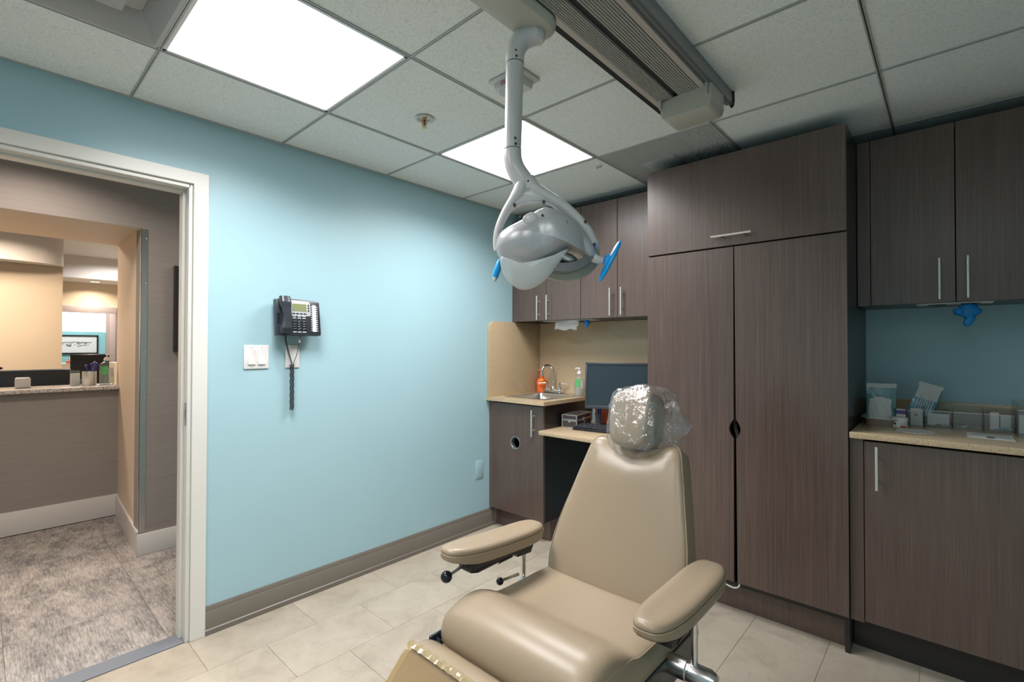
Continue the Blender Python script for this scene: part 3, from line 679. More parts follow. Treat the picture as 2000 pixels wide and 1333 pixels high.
# sanitizer
def sanitizer(name, label, x, y, z, h, r, cat='sanitizer bottle', ang=PI*1.1, green=1):
    t = thing(name, label, cat, (x, y, z))
    obj('bottle', lathe(NB(), [(r*.9, 0), (r, .004), (r, h*.62), (r*.93, h*.68), (r*.6, h*.75), (r*.42, h*.77), (r*.42, h*.80)], (x, y, z), 28), 'clear_plastic', t)
    obj('gel_fill', lathe(NB(), [(r*.86, .003), (r*.95, .006), (r*.95, h*.50), (.001, h*.50)], (x, y, z), 28), 'gel', t)
    def lab(a0, a1, z0, z1, mat, nm):
        R = []
        for zz in (z0, z1): R.append([(x+(r+.0006)*math.cos(a0+(a1-a0)*k/8), y+(r+.0006)*math.sin(a0+(a1-a0)*k/8), z+zz) for k in range(9)])
        obj(nm, loft(NB(), R, closed=False), mat, t)
    vd = math.atan2(0-y, 2.504-x)
    lab(vd-.9, vd+.15, h*.34, h*.62, 'green_label' if green else 'pale_label', 'label'); lab(vd+.25, vd+1.0, h*.28, h*.56, 'pale_label', 'label')
    pump(t, x, y, z+h*.79, 'white_plastic', r*.42, h*.11, ang, r*.9, h*.07)
    return t
sanitizer('sanitizer_bottle', 'clear pump bottle of hand sanitizer with a green label beside the sink', .478, 2.975, zt+.0005, .205, .038)
# monitor
mon_y, mon_a = 2.80, math.radians(22)
mc = Vector((.650, 2.79, 0)); mdx = Vector((math.cos(mon_a), math.sin(mon_a), 0)); mny = Vector((math.sin(mon_a), -math.cos(mon_a), 0))
t = thing('computer_monitor', 'black flat-screen computer monitor on the desk beside the tall cabinet', 'monitor', tuple(mc+mdx*.26+Vector((0, 0, .757))))
MM = frameM(mc+Vector((0, 0, .885)), mdx, (0, 0, 1))     # x along screen, y up, z toward viewer
tilt = Matrix.Rotation(math.radians(-3), 4, 'X')
MM = MM @ tilt
Wm, Hm = .50, .315
b = NB()
for a in ((0, Wm, 0, .022), (0, Wm, Hm-.016, Hm), (0, .016, .022, Hm-.016), (Wm-.016, Wm, .022, Hm-.016)): box(b, a[0], a[1], a[2], a[3], -.02, .006, r=.0025, seg=2, M=MM)
box(b, 0, Wm, 0, Hm, -.03, -.005, r=.006, M=MM); obj('bezel', b, 'monitor_bezel', t)
obj('screen', B1(.014, Wm-.014, .020, Hm-.014, -.004, .001, M=MM), 'screen', t)
b = NB(); c = mc+mdx*.26-mny*.05; cyl(b, (c.x, c.y, .765), (c.x, c.y, 1.02), .02); tube(b, [(c.x, c.y, 1.0), tuple(mc+mdx*.26-mny*.02+Vector((0, 0, 1.03)))], .018); obj('stand', b, 'black_plastic', t)
b = lathe(NB(), [(.11, 0), (.11, .006), (.1, .01), (.001, .011)], (c.x, c.y, .757), 32); obj('stand_base', b, 'black_plastic', t)
# orange file box behind
o = obj('file_box', B1(.625, 1.0, 3.00, 3.075, .757, .93, r=.003), 'orange_panel'); tag(o, 'orange-red upright box standing behind the monitor', 'box')
# pen holder
px_, py_ = .665, 2.935
t = thing('pen_holder', 'clear pen holder full of blue pens under the monitor', 'pen holder', (px_, py_, .7565))
b = NB()
for a in ((-.022, .022, -.022, -.020), (-.022, .022, .020, .022), (-.022, -.020, -.022, .022), (.020, .022, -.022, .022)): box(b, px_+a[0], px_+a[1], py_+a[2], py_+a[3], .757, .84)
box(b, px_-.022, px_+.022, py_-.022, py_+.022, .757, .760); obj('cup', b, 'clear_plastic', t)
for k, (dx, dy, h_) in enumerate(((-.012, -.008, .112), (.0, -.010, .118), (.012, -.004, .105), (-.006, .010, .115), (.010, .012, .110))):
    b = cyl(NB(), (px_+dx, py_+dy, .762), (px_+dx*1.25, py_+dy*1.2, .762+h_), .0048, 10); o = obj('pen', b, 'pen_blue'); tag(o, 'blue pen standing in the clear holder under the monitor', 'pen', 'blue pens in the desk holder')
# aluminium case
ca = Vector((.645, 2.700, .7565)); M_ = Matrix.Translation(ca) @ Matrix.Rotation(math.radians(9), 4, 'Z')
t = thing('hard_case', 'small black hard case with silver aluminium edges on the desk', 'case', tuple(ca))
cw, cd, chh = -.115, .235, .088
obj('body', B1(cw, 0, 0, cd, .004, chh-.003, M=M_), 'case_dark', t)
b = NB(); e = .006
for z0, z1 in ((0, e), (chh*.50, chh*.66), (chh-e, chh)):
    for a in ((cw-.001, .001, -.001, .004), (cw-.001, .001, cd-.004, cd+.001), (cw-.001, cw+.004, 0, cd), (-.004, .001, 0, cd)): box(b, *a, z0, z1, r=.001, seg=1, M=M_)
for ax in (cw-.002, -.008):
    for ay in (-.002, cd-.008): box(b, ax, ax+.010, ay, ay+.010, 0, chh, r=.003, M=M_)
for a in ((cw, 0, 0, .012), (cw, 0, cd-.012, cd), (cw, cw+.012, 0, cd), (-.012, 0, 0, cd)): box(b, *a, chh-.004, chh+.001, r=.001, seg=1, M=M_)
obj('metal_edging', b, 'brushed_steel', t)
b = NB(); box(b, -.001, .006, cd*.42, cd*.42+.014, chh*.35, chh*.80, r=.002, M=M_); obj('latch', b, 'chrome', t)
b = NB(); box(b, cw*.5-.01, cw*.5+.01, -.005, 0, chh*.42, chh*.58, r=.002, M=M_); obj('lock_plate', b, 'chrome', t)
# keyboard
ka = math.radians(8); kc = Vector((.765, 2.66, .7565)); M_ = Matrix.Translation(kc) @ Matrix.Rotation(ka, 4, 'Z')
t = thing('keyboard', 'black computer keyboard lying on the stone desk', 'keyboard', tuple(kc))
b = prism(NB(), [(-.005, 0), (-.005, .010), (0, .014), (.145, .026), (.150, .022), (.150, 0)], 'x', -.115, .32, M=M_); obj('base', b, 'black_plastic', t)
kp = None
for r_ in range(5):
    for c_ in range(16):
        x_, y_ = -.105+c_*.0262, .018+r_*.025
        z_ = .0145+y_*.083
        if kp is None: kp = obj('key', B1(-.0115, .0115, -.0105, .0105, 0, .007, r=.002, seg=1), 'phone_black', t, local=True); k_ = kp
        else: k_ = bpy.data.objects.new('key', kp.data); COL.objects.link(k_); k_.parent = t
        lm = Matrix.Rotation(ka, 4, 'Z') @ Matrix.Translation((x_, y_, z_)); k_.matrix_basis = lm

# ============================================================ TALL CABINET
t = thing('tall_cabinet', 'tall dark wood cabinet with two long doors and a lift-up top door', 'cabinet', (1.72, 2.8, 0), group='tall cabinets')
del t['group']
YD = 2.482
b = NB(); box(b, 1.267, 1.285, YD+.02, 3.098, .135, UT); box(b, 2.163, 2.181, YD+.02, 3.098, .0, UT); box(b, 1.285, 2.163, YD+.02, 3.098, UT-.018, UT); box(b, 1.285, 2.163, YD+.02, 3.098, .135, .153); box(b, 1.285, 2.163, YD+.03, 3.098, 1.795, 1.813)
box(b, 1.267, 1.285, 2.57, 3.098, 0, .135)
obj('body', b, 'laminate_edge', t); obj('back_panel', B1(1.285, 2.163, 3.08, 3.09, .153, UT-.018), 'cabinet_inside', t)
obj('toe_kick', B1(1.267, 2.168, 2.553, 2.571, 0, .150), 'laminate', t)
door(t, 1.266, 2.181, 1.808, UT, YD, hx=1.716, hz=1.856, horizontal=True, name='lift_up_door', L_=.19)
# lower doors with the eye-shaped finger cut-out between them
def eye(side, xe0, xe1, zc=.905, hz_=.048, hx_=.021):
    # edge polyline from top to bottom of the door edge, xe0 top, xe1 bottom
    P_ = [(xe0, 1.800)]; f = lambda z: xe0+(xe1-xe0)*(1.8-z)/(1.8-.16)
    for k in range(13):
        a = -1+2*k/12; z = zc-a*hz_; P_.append((f(z)+side*hx_*(1-abs(a)**1.7), z))
    P_.append((xe1, .160)); return P_
e = eye(-1, 1.7185, 1.7165); b = prism(NB(), [(1.266, 1.800)]+e+[(1.266, .160)], 'y', YD, YD+.019)
bmesh.ops.triangulate(b, faces=[f for f in b.faces if len(f.verts) > 4])
obj('door', b, 'laminate', t, sharp=30)
e = eye(1, 1.7235, 1.7335); b = prism(NB(), e+[(2.181, .160), (2.181, 1.800)], 'y', YD, YD+.019)
bmesh.ops.triangulate(b, faces=[f for f in b.faces if len(f.verts) > 4])
obj('door', b, 'laminate', t, sharp=30)
# coiled hose seen through the gap and the cable at the foot
hp = [(1.70, 2.56, 1.3), (1.703, 2.545, .98), (1.712, 2.53, .91), (1.724, 2.525, .86), (1.728, 2.53, .80), (1.73, 2.56, .6)]
hc = catmull(hp, 60); b = NB(); tube(b, hc[::2], [.0105 if k % 2 else .0085 for k in range(len(hc[::2]))], 8); o = obj('hose', b, 'hose_grey'); tag(o, 'ribbed grey hose seen in the gap of the tall cabinet doors', 'hose')
b = tube(NB(), [(1.66, 2.475, .150), (1.68, 2.468, .145), (1.72, 2.464, .140), (1.742, 2.474, .150), (1.729, 2.54, .166)], .0035, 8, k=6); o = obj('cable', b, 'device_white'); tag(o, 'white cable looping out at the foot of the tall cabinet', 'cable')
# ============================================================ RIGHT CABINETS
t = thing('wall_cabinet', 'dark wood wall cabinet on the right above the supply counter', 'cabinet', (2.8, 2.95, 1.495), group='dark wood wall cabinets')
carcass(t, 2.184, 3.415, 2.801, 3.098, 1.499, UT, shelves=(1.8, 2.05))
obj('filler', B1(2.184, 2.232, 2.784, 2.801, 1.499, UT), 'laminate', t)
dx = .2905; xx = 2.2345
hs_ = [2.473, 2.562, 3.05, 3.14]
for k in range(4): door(t, xx+k*dx+(0 if k == 0 else g), xx+(k+1)*dx-g-(.008 if k == 0 else 0) if False else xx+(k+1)*dx-g, 1.499, UT, 2.78, hx=hs_[k], hz=1.600)
t = thing('base_cabinet', 'dark wood base cabinet on the right with a wide door', 'cabinet', (2.8, 2.8, 0), group='dark wood base cabinets')
b = NB(); box(b, 2.184, 2.202, 2.521, 3.098, .15, .922); box(b, 3.397, 3.415, 2.521, 3.098, .15, .922); box(b, 2.202, 3.397, 2.521, 3.098, .15, .168); obj('body', b, 'laminate_edge', t)
obj('back_panel', B1(2.202, 3.397, 3.08, 3.09, .168, .922), 'cabinet_inside', t)
obj('toe_kick', B1(2.184, 3.415, 2.600, 2.618, 0, .15), 'laminate_edge', t)
obj('filler', B1(2.184, 2.231, 2.504, 2.521, .15, .922), 'laminate', t)
door(t, 2.2345, 2.820, .158, .912, 2.50, hx=2.279, hz=.808); door(t, 2.823, 3.412, .158, .912, 2.50, hx=3.36, hz=.808)
o = obj('countertop', B1(2.186, 3.415, 2.478, 3.098, .9225, .948, r=.002), 'quartz'); tag(o, 'tan speckled stone supply counter at the right', 'countertop')
o = obj('back_splash', B1(2.186, 3.415, 3.080, 3.098, .9485, 1.047, r=.001), 'quartz'); tag(o, 'low tan stone upstand behind the acrylic bins', 'panel')

# dispensers under uppers: slotted white plate, glove, paper
def glove_blob(c, s, seed, mat='nitrile_blue', name='glove', label='', cat='glove'):
    def fn(p):
        q = p*45+Vector((seed, 0, 0)); n_ = noise.noise(q*.8)*.009+noise.noise(q*2)*.004
        return p+p.normalized()*n_*s
    t_ = superell(NB(), .034*s, .026*s, .030*s, .9, .9, 26, 16, Matrix.Translation(c), fn)
    superell(t_, .014*s, .008*s, .024*s, .9, .8, 16, 10, Matrix.Translation(Vector(c)+Vector((.004*s, -.012*s, -.034*s))) @ Matrix.Rotation(.5, 4, 'Y'), fn)
    superell(t_, .020*s, .012*s, .012*s, .9, .8, 16, 10, Matrix.Translation(Vector(c)+Vector((-.026*s, -.006*s, -.002*s))) @ Matrix.Rotation(-.3, 4, 'Y'), fn)
    o = obj(name, t_, mat, sharp=80); tag(o, label, cat); return o
def plate(x0, x1, y0, y1, z, label):
    t = thing('dispenser_plate', label, 'dispenser', ((x0+x1)/2, (y0+y1)/2, z), group='white slotted dispenser plates under the wall cabinets')
    obj('plate', B1(x0, x1, y0, y1, z-.004, z-.0005, r=.001, seg=1), 'white_plastic', t)
    for a, c_ in ((.28, .13), (.72, .13)):
        xm = x0+(x1-x0)*a; w_ = (x1-x0)*c_; R = [[(xm+w_*math.cos(2*PI*k/24), (y0+y1)/2+.028*math.sin(2*PI*k/24), zz) for k in range(24)] for zz in (z-.0055, z-.0038)]
        obj('slot', loft(NB(), R), 'screw_dark', t)
plate(.275, .70, 2.80, 2.92, 1.4965, 'white slotted dispenser plate under the left wall cabinets')
plate(2.395, 2.64, 2.79, 2.90, 1.4985, 'white slotted dispenser plate under the right wall cabinet')
glove_blob((2.562, 2.83, 1.462), 1.12, 3, label='crumpled blue nitrile glove hanging under the right wall cabinet')
glove_blob((.640, 2.83, 1.478), .70, 9, label='tip of a blue glove hanging under the left wall cabinets')
# paper towel
b = NB(); R = []
for i in range(9):
    z = 1.492-.062*i/8; R.append([(.345+.205*j/12-(.012 if i > 4 else 0)*(1 if j > 8 else 0), 2.86-.006*math.sin(j*.8)-.012*(i/8)**2+.003*math.sin(i*2+j), z+(.006*math.sin(j*.9) if i > 5 else 0)) for j in range(13)])
loft(b, R, closed=False); bmesh.ops.solidify(b, geom=b.faces[:], thickness=.0012)
o = obj('paper_towel', b, 'paper', sharp=80); tag(o, 'white paper towel hanging below the left wall cabinets', 'paper towel')
# ============================================================ SWITCHES AND PHONE
def wallplate(name, label, y0, y1, z0, z1, mat='white_plastic', cat='wall plate'):
    t = thing(name, label, cat, (0, (y0+y1)/2, (z0+z1)/2)); obj('plate', B1(.0005, .007, y0, y1, z0, z1, r=.003), mat, t); return t
t = wallplate('light_switch', 'white double rocker light switch plate left of the phone', .848, .962, 1.197, 1.312, cat='light switch')
for yc in (.882, .928):
    b = prism(NB(), [(.007, 1.217), (.014, 1.219), (.009, 1.255), (.0085, 1.292), (.007, 1.294)], 'y', yc-.0165, yc+.0165, r=.0008); obj('rocker', b, 'white_plastic', t)
    for z in (1.207, 1.302): obj('screw', sphere(NB(), (.0075, yc, z), .0025, 8), 'pale_label', t)
t = wallplate('phone_jack', 'white phone jack plate on the wall below the phone', 1.043, 1.114, 1.197, 1.314)
obj('screw', sphere(NB(), (.0075, 1.078, 1.297), .0025, 8), 'pale_label', t)
wallplate('blank_plate', 'teal painted blank outlet plate low on the wall by the base cabinet', 2.375, 2.448, .365, .492, mat='teal_paint')
t = thing('desk_phone', 'dark grey wall-mounted office phone with green display', 'phone', (0, 1.08, 1.36))
# body in wall frame: u along +y, v up, w out of wall; leaning so the bottom stands proud
pa = math.radians(10)
PM = frameM((.075, .972, 1.362), (0, 1, 0), (-math.sin(pa)*.55, 0, math.cos(pa))) 
Wp, Hp = .225, .185
b = NB(); prism(b, [(0, 0), (Wp-.002, .0), (Wp, .012), (Wp-.004, Hp-.012), (Wp-.02, Hp-.004), (.06, Hp), (.0, Hp-.004)], 'z', -.035, 0, r=.004, M=PM); obj('body', b, 'phone_black', t)
obj('wall_bracket', B1(.0, .06, 1.01, 1.16, 1.38, 1.52), 'phone_black', t)
b = NB(); prism(b, [(.072, .100), (.166, .098), (.172, .106), (.170, .160), (.164, .172), (.072, .178)], 'z', 0, .003, r=.001, M=PM); obj('display_bezel', b, 'phone_silver', t)
obj('display', B1(.078, .150, .123, .160, .003, .0045, M=PM), 'lcd', t)
for k in range(4): obj('soft_key', B1(.077+k*.019, .092+k*.019, .107, .113, .003, .005, r=.001, seg=1, M=PM), 'phone_black', t)
for k, z_ in enumerate((.122, .136, .150)): obj('arrow_key', B1(.157, .164, z_, z_+.009, .003, .006, r=.001, seg=1, M=PM), 'phone_black', t)
kp = None
for r_ in range(4):
    for c_ in range(3):
        x_, y_ = .078+c_*.0245, .064-r_*.0125
        obj('number_key', B1(x_, x_+.019, y_, y_+.009, 0, .004, r=.002, seg=2, M=PM), 'black_plastic', t)
        text('key_digit', '123456789*0#'[r_*3+c_], 'key_white', PM @ Matrix.Translation((x_+.006, y_+.0045, .0042)), .009, t, extrude=.0001)
for y_ in (.0945, .0845, .014):
    for c_ in range(3): obj('function_key', B1(.078+c_*.0245, .097+c_*.0245, y_, y_+.005, 0, .003, r=.001, seg=1, M=PM), 'key_white', t)
obj('memory_label', B1(.181, .199, .020, .158, 0, .0022, M=PM), 'paper', t)
for k in range(12):
    for x_ in (.173, .200): obj('memory_key', B1(x_, x_+.008, .024+k*.0112-(.002 if x_ > .19 else 0), .0285+k*.0112-(.002 if x_ > .19 else 0), 0, .003, M=PM), 'key_white', t)
# handset
b = NB()
hpts = [(.034, .006, .022), (.034, .030, .030), (.036, .060, .036), (.038, .090, .038), (.036, .125, .036), (.034, .160, .030), (.034, .190, .022)]
rings = []
for (u, v_, w_), (aw, ah) in zip(hpts, ((.024, .018), (.027, .021), (.021, .013), (.019, .012), (.021, .013), (.027, .021), (.024, .018))):
    rings.append([(u+aw*math.copysign(abs(math.cos(2*PI*k/20))**.6, math.cos(2*PI*k/20)), v_, w_+ah*math.copysign(abs(math.sin(2*PI*k/20))**.6, math.sin(2*PI*k/20))) for k in range(20)])
rr_ = []
for i in range(len(rings)-1):
    for q in range(4):
        f = q/4; f = f*f*(3-2*f); rr_.append([tuple(a_*(1-f)+b_*f for a_, b_ in zip(p1, p2)) for p1, p2 in zip(rings[i], rings[i+1])])
rr_.append(rings[-1]); loft(b, rr_, M=PM); obj('handset', b, 'phone_black', t, sharp=50)
b = NB()
for k in range(9): box(b, .004, .018, .058+k*.006, .0605+k*.006, 0, .002, M=PM)
obj('speaker_slots', b, 'black_plastic', t)
# cords: coil from handset, twisted bundle
def coil(path, R_, pitch, r=.0012, n=5, st=10):
    pts = catmull(path, 40); L_ = 0; out = []; acc = 0
    for i in range(len(pts)-1):
        d = pts[i+1]-pts[i]; L_ = d.length; u = Vector((1, 0, 0)); v_ = d.normalized().cross(u).normalized()
        m_ = max(1, int(L_/pitch*st))
        for q in range(m_):
            a = 2*PI*(acc+L_*q/m_)/pitch; out.append(pts[i]+d*q/m_+u*math.cos(a)*R_+v_*math.sin(a)*R_)
        acc += L_
    return tube(NB(), out, r, n)
cd_ = t
path1 = [(.05, 1.024, 1.36), (.045, 1.028, 1.33), (.038, 1.045, 1.27), (.028, 1.066, 1.215)]
obj('coiled_cord', coil(path1, .0042, .0042), 'cord_black', cd_)
for ph in (0, PI*2/3, PI*4/3):
    pth = [(.022+.008*math.sin(ph+k*.9), 1.069+.0075*math.cos(ph+k*.9), 1.215-.232*k/16) for k in range(17)]
    obj('coiled_cord', coil(pth, .0038, .0045, st=8), 'cord_black', cd_)
obj('lead', tube(NB(), [(.05, 1.098, 1.365), (.045, 1.096, 1.33), (.03, 1.088, 1.26), (.025, 1.080, 1.235), (.024, 1.07, 1.20)], .0016, 8, k=5), 'cord_black', cd_)
obj('plug', B1(.042, .050, 1.092, 1.099, 1.325, 1.345, r=.001, seg=1), 'device_white', cd_)

# ============================================================ PATIENT CHAIR
CX = 1.695
t = thing('patient_chair', 'tan vinyl reclining exam chair with two armrests facing the viewer', 'chair', (CX, 1.3, 0)); chair = t
# seat
prof = catmull([Vector((y, z, 0)) for y, z in [(1.40, .470), (1.40, .530), (1.34, .542), (1.22, .545), (1.12, .548), (1.078, .556), (1.035, .580), (.985, .600), (.930, .600), (.886, .583), (.860, .553), (.852, .515), (.862, .485), (.885, .470)]], 5)
def seat_ring(x, sd):
    out = []
    for p in prof:
        y, z = p.x, p.y; zm = .47
        k = 1-sd*(.55 if z > .56 else .35)*.0
        z2 = z-sd*(max(0, z-.50)*.16+max(0, z-.565)*.7); y2 = y+(sd*.020 if y < .93 else 0); y2 -= sd*.004 if y > 1.3 else 0
        out.append((x, y2, z2))
    return out
hw = .241
xsr = [(-hw, 1), (-hw+.0015, .80), (-hw+.004, .58), (-hw+.010, .34), (-hw+.020, .14), (-hw+.034, .03), (-hw+.06, 0)]
rings = [seat_ring(CX+x, s_) for x, s_ in xsr]+[seat_ring(CX-x, s_) for x, s_ in xsr[::-1]]
seat = obj('seat', loft(NB(), rings), 'upholstery', t, sharp=55)
for s_ in (-1, 1):
    pr = [Vector((CX+s_*(hw-.0015), y, z)) for (x_, y, z) in seat_ring(0, .9)[4:-8]]
    obj('seam', tube(NB(), pr, .0016, 6), 'piping', seat)
# frame under the seat
for s_ in (-1, 1):
    xa = CX+s_*(hw-.010); b = prism(NB(), [(1.45, .472), (1.46, .450), (1.43, .395), (1.0, .372), (.90, .400), (.848, .455), (.842, .495), (.850, .512), (.872, .480), (.90, .474)], 'x', xa-.008, xa+.008+(.006 if s_ > 0 else 0), r=.002); obj('side_plate', b, 'navy_plastic', t)
b = NB(); box(b, CX-.20, CX+.20, .90, 1.42, .41, .468, r=.005); obj('seat_pan', b, 'navy_plastic', t)
b = NB(); box(b, CX-.13, CX+.13, 1.0, 1.36, .06, .41, r=.02); obj('pedestal', b, 'navy_plastic', t)
b = NB(); box(b, CX-.22, CX+.22, .72, 1.55, 0, .065, r=.025, seg=3); obj('floor_base', b, 'navy_plastic', t)
for s_ in (-1, 1): obj('hinge_plate', B1(CX+s_*.247-.006, CX+s_*.247+.004, .832, .90, .455, .515, r=.004), 'navy_plastic', t)
# backrest
th = math.radians(23); O = Vector((CX, 1.332, .545)); tv = Vector((0, math.sin(th), math.cos(th))); nv = Vector((0, -math.cos(th), math.sin(th)))
wprof = [(-.045, .205, .5), (-.03, .222, .8), (-.01, .233, .95), (.04, .241, 1), (.10, .241, 1), (.16, .234, 1), (.22, .222, 1), (.28, .208, 1), (.34, .195, 1), (.39, .183, 1), (.43, .174, 1), (.455, .167, .97), (.470, .158, .90), (.480, .145, .75), (.486, .125, .5), (.488, .09, .2)]
TH = .098
def back_ring(tt, w_, f):
    out = []; n_ = 48; hd = TH/2*f
    for k in range(n_):
        a = 2*PI*k/n_; c_, s_ = math.cos(a), math.sin(a); x = w_*math.copysign(abs(c_)**.2, c_); d_ = hd*math.copysign(abs(s_)**.26, s_)
        if s_ > 0: d_ += .012*(1-(x/.25)**2)*f            # gentle crown in front
        dip = .040*math.exp(-(x/.085)**2)*max(0, min(1, (tt-.25)/.2))**2
        d2 = -.032*math.exp(-((x)/.105)**2-((tt-.47)/.065)**2) if s_ > 0 else 0
        out.append(O+Vector((x, 0, 0))+tv*(tt-dip)+nv*(d_-TH/2+d2))
    return out
rs_ = []
for i in range(len(wprof)-1):
    for q in range(3):
        f = q/3; rs_.append(back_ring(*[a_*(1-f)+b_*f for a_, b_ in zip(wprof[i], wprof[i+1])]))
rs_.append(back_ring(*wprof[-1]))
bk = obj('backrest', loft(NB(), rs_), 'upholstery', t, sharp=60)
for s_ in (-1, 1):
    pr = []
    for tt, w_, f in wprof[2:-1]:
        pr.append(O+Vector((s_*(w_-.001), 0, 0))+tv*tt+nv*(TH/2*f*.80-TH/2))
    obj('seam', tube(NB(), pr, .0018, 6, k=3), 'piping', bk)
b = NB(); cyl(b, O+tv*.40-nv*.075, O+tv*.58-nv*.075, .014); obj('headrest_post', b, 'chrome', t)
# headrest
hcn = Vector((1.690, 1.548, 1.052))
HM = Matrix.Translation(hcn) @ Matrix.Rotation(math.radians(-8), 4, 'Z') @ Matrix.Rotation(math.radians(-20), 4, 'X') @ Matrix.Rotation(math.radians(-6), 4, 'Y')
def hr(p):
    q = p.copy(); q.x *= 1-.9*max(0, -q.z)*1.2; q.y += .02*(q.x/.1)**2*(-1 if q.y < 0 else 0); return q
hd = obj('headrest', superell(NB(), .082, .052, .100, .42, .45, 48, 28, HM, hr), 'upholstery', t, sharp=60)
obj('headrest_shell', superell(NB(), .078, .03, .096, .5, .45, 32, 18, HM @ Matrix.Translation((0, .035, 0))), 'upholstery', t, sharp=60)
# clear bag over headrest
def bagf(p):
    d = p.normalized(); r = p.copy()
    r += d*.006
    q = p*24; n_ = 1-abs(noise.noise(q))*2.4; n2 = 1-abs(noise.noise(q*2.1+Vector((5, 0, 0))))*2; q3 = Vector((p.x*30, p.y*30, p.z*11+p.x*18)); n3 = noise.noise(q3)
    r += d*(max(0, n_)*.008+max(0, n2)*.004+n3*.004)
    for c_, s_, am in ((Vector((.96, .25, -.05)), .10, .075), (Vector((-.70, .1, .62)), .08, .034), (Vector((.66, .45, -.60)), .14, .040), (Vector((.6, .5, .55)), .25, .030), (Vector((.1, -.1, -1)), .35, .014)):
        k = max(0, 1-d.dot(c_.normalized())); r += c_.normalized()*am*math.exp(-k/s_*1.6)
    return r
b = superell(NB(), .088, .066, .106, .55, .5, 96, 56, HM @ Matrix.Translation((0, .012, 0)), bagf)
o = obj('bag_cover', b, 'clear_film', sharp=180, smooth=True); tag(o, 'crinkled clear plastic bag wrapped over the chair headrest', 'plastic bag')
# armrests
def pad_ring(inset, z, hw_=.0555, L_=.215, taper=.0):
    out = []
    for k in range(40):
        a = 2*PI*k/40; c_, s_ = math.cos(a), math.sin(a)
        x = (hw_-inset)*math.copysign(abs(c_)**.62, c_); y = (L_-inset)*math.copysign(abs(s_)**(.45 if s_ > 0 else .68), s_)
        if y < 0: x *= 1+.0*y
        out.append((x, y, z+(.007*(y/L_)**2 if z > .02 else .004*(y/L_)**2+.016*max(0, -y/L_-.55)/.45)))
    return out
def armrest(cx_, cy_, z0, pitch, side):
    M_ = Matrix.Translation((cx_, cy_, z0)) @ Matrix.Rotation(pitch, 4, 'X')
    b = loft(NB(), [pad_ring(.016, -.002), pad_ring(.006, .0), pad_ring(.001, .006), pad_ring(0, .014), pad_ring(.0, .030), pad_ring(.003, .0312), pad_ring(.0006, .0332), pad_ring(.0008, .0385), pad_ring(.003, .0435), pad_ring(.008, .0475), pad_ring(.016, .0498), pad_ring(.028, .0505), pad_ring(.042, .0495)], M=M_)
    a = obj('armrest_pad', b, 'upholstery', t, sharp=60)
    obj('seam', tube(NB(), [M_ @ Vector(p) for p in pad_ring(-.0006, .0300)+[pad_ring(-.0006, .0300)[0]]], .0013, 6), 'piping', a)
    b = NB(); prism(b, [(-.13, -.004), (-.13, -.030), (-.10, -.036), (.06, -.022), (.075, -.022), (.08, -.034), (.15, -.034), (.165, -.004)], 'x', -.028, .028, r=.002, M=M_)
    br = obj('arm_bracket', b, 'black_plastic', t)
    for y0_ in (-.10, -.015): obj('bracket_slot', prism(NB(), [(y0_, -.032), (y0_+.07, -.026), (y0_+.07, -.022), (y0_+.01, -.026)], 'x', .0275, .0295, M=M_), 'navy_plastic', br)
    return M_
Ml = armrest(1.412, 1.125, .648, math.radians(-4), -1)
Mr_ = armrest(1.998, 1.205, .640, math.radians(0), 1)
# left posts and knobs
obj('arm_post', cyl(NB(), (1.402, 1.275, .45), (1.402, 1.275, .615), .0085, 16), 'chrome', t)
obj('arm_post', cyl(NB(), (2.005, 1.262, .455), (2.005, 1.262, .63), .0085, 16), 'chrome', t)
def knob(c, r, rod0, rod1, rr0=.005):
    o = obj('lever_rod', cyl(NB(), rod0, rod1, rr0, 10), 'chrome', t); obj('ball_knob', sphere(NB(), c, r, 20), 'black_ball', o)
knob((1.392, .938, .622), .0175, (1.392, .938, .622), (1.396, 1.01, .637))
knob((1.400, 1.160, .532), .0125, (1.400, 1.16, .532), (1.402, 1.25, .525))
b = NB(); cyl(b, (1.90, 1.262, .452), (1.935, 1.262, .452), .033, 24); obj('clamp_collar', b, 'brushed_steel', t)
b = NB(); lathe(b, [(.025, 0), (.0265, .002), (.0265, .05), (.024, .053), (.024, .058), (.0265, .06), (.0265, .11), (.020, .125), (.008, .127)], n=28, M=axisM((1.935, 1.262, .452), (1, 0, 0))); obj('swivel_clamp', b, 'brushed_steel', t)
b = NB(); lathe(b, [(.022, 0), (.022, .05), (.016, .06)], n=20, M=axisM((1.46, 1.262, .49), (-1, 0, 0))); obj('swivel_clamp', b, 'chrome', t)
knob((2.100, 1.285, .425), .017, (2.100, 1.285, .425), (2.055, 1.262, .44))
# leg rest
lp = [(.862, .455), (.858, .485), (.835, .512), (.800, .527), (.768, .522), (.735, .495), (.64, .405), (.45, .225), (.36, .14), (.335, .135), (.325, .155), (.33, .10), (.42, .11), (.70, .375), (.80, .435), (.84, .44)]
lp = [(.862, .455), (.858, .485), (.835, .512), (.800, .527), (.768, .522), (.735, .495), (.64, .405), (.45, .225), (.38, .155), (.375, .13), (.41, .105), (.44, .115), (.60, .27), (.72, .385), (.80, .435), (.84, .442)]
pr = catmull([Vector((a, c_, 0)) for a, c_ in lp+[lp[0]]], 4)[:-1]; cyc = sum((p for p in pr), Vector())/len(pr)
rings = []
for x, k in ((-.243, .90), (-.241, .94), (-.236, .97), (-.226, .99), (-.21, 1), (.21, 1), (.226, .99), (.236, .97), (.241, .94), (.243, .90)):
    rg = []
    for i_, p in enumerate(pr):
        a_ = pr[(i_+1) % len(pr)]-pr[i_-1]; n_ = Vector((a_.y, -a_.x, 0)).normalized(); rg.append((CX+x, p.x-n_.x*(1-k)*.1*-1*(-1), p.y-n_.y*(1-k)*.1*-1*(-1)))
    rings.append(rg)
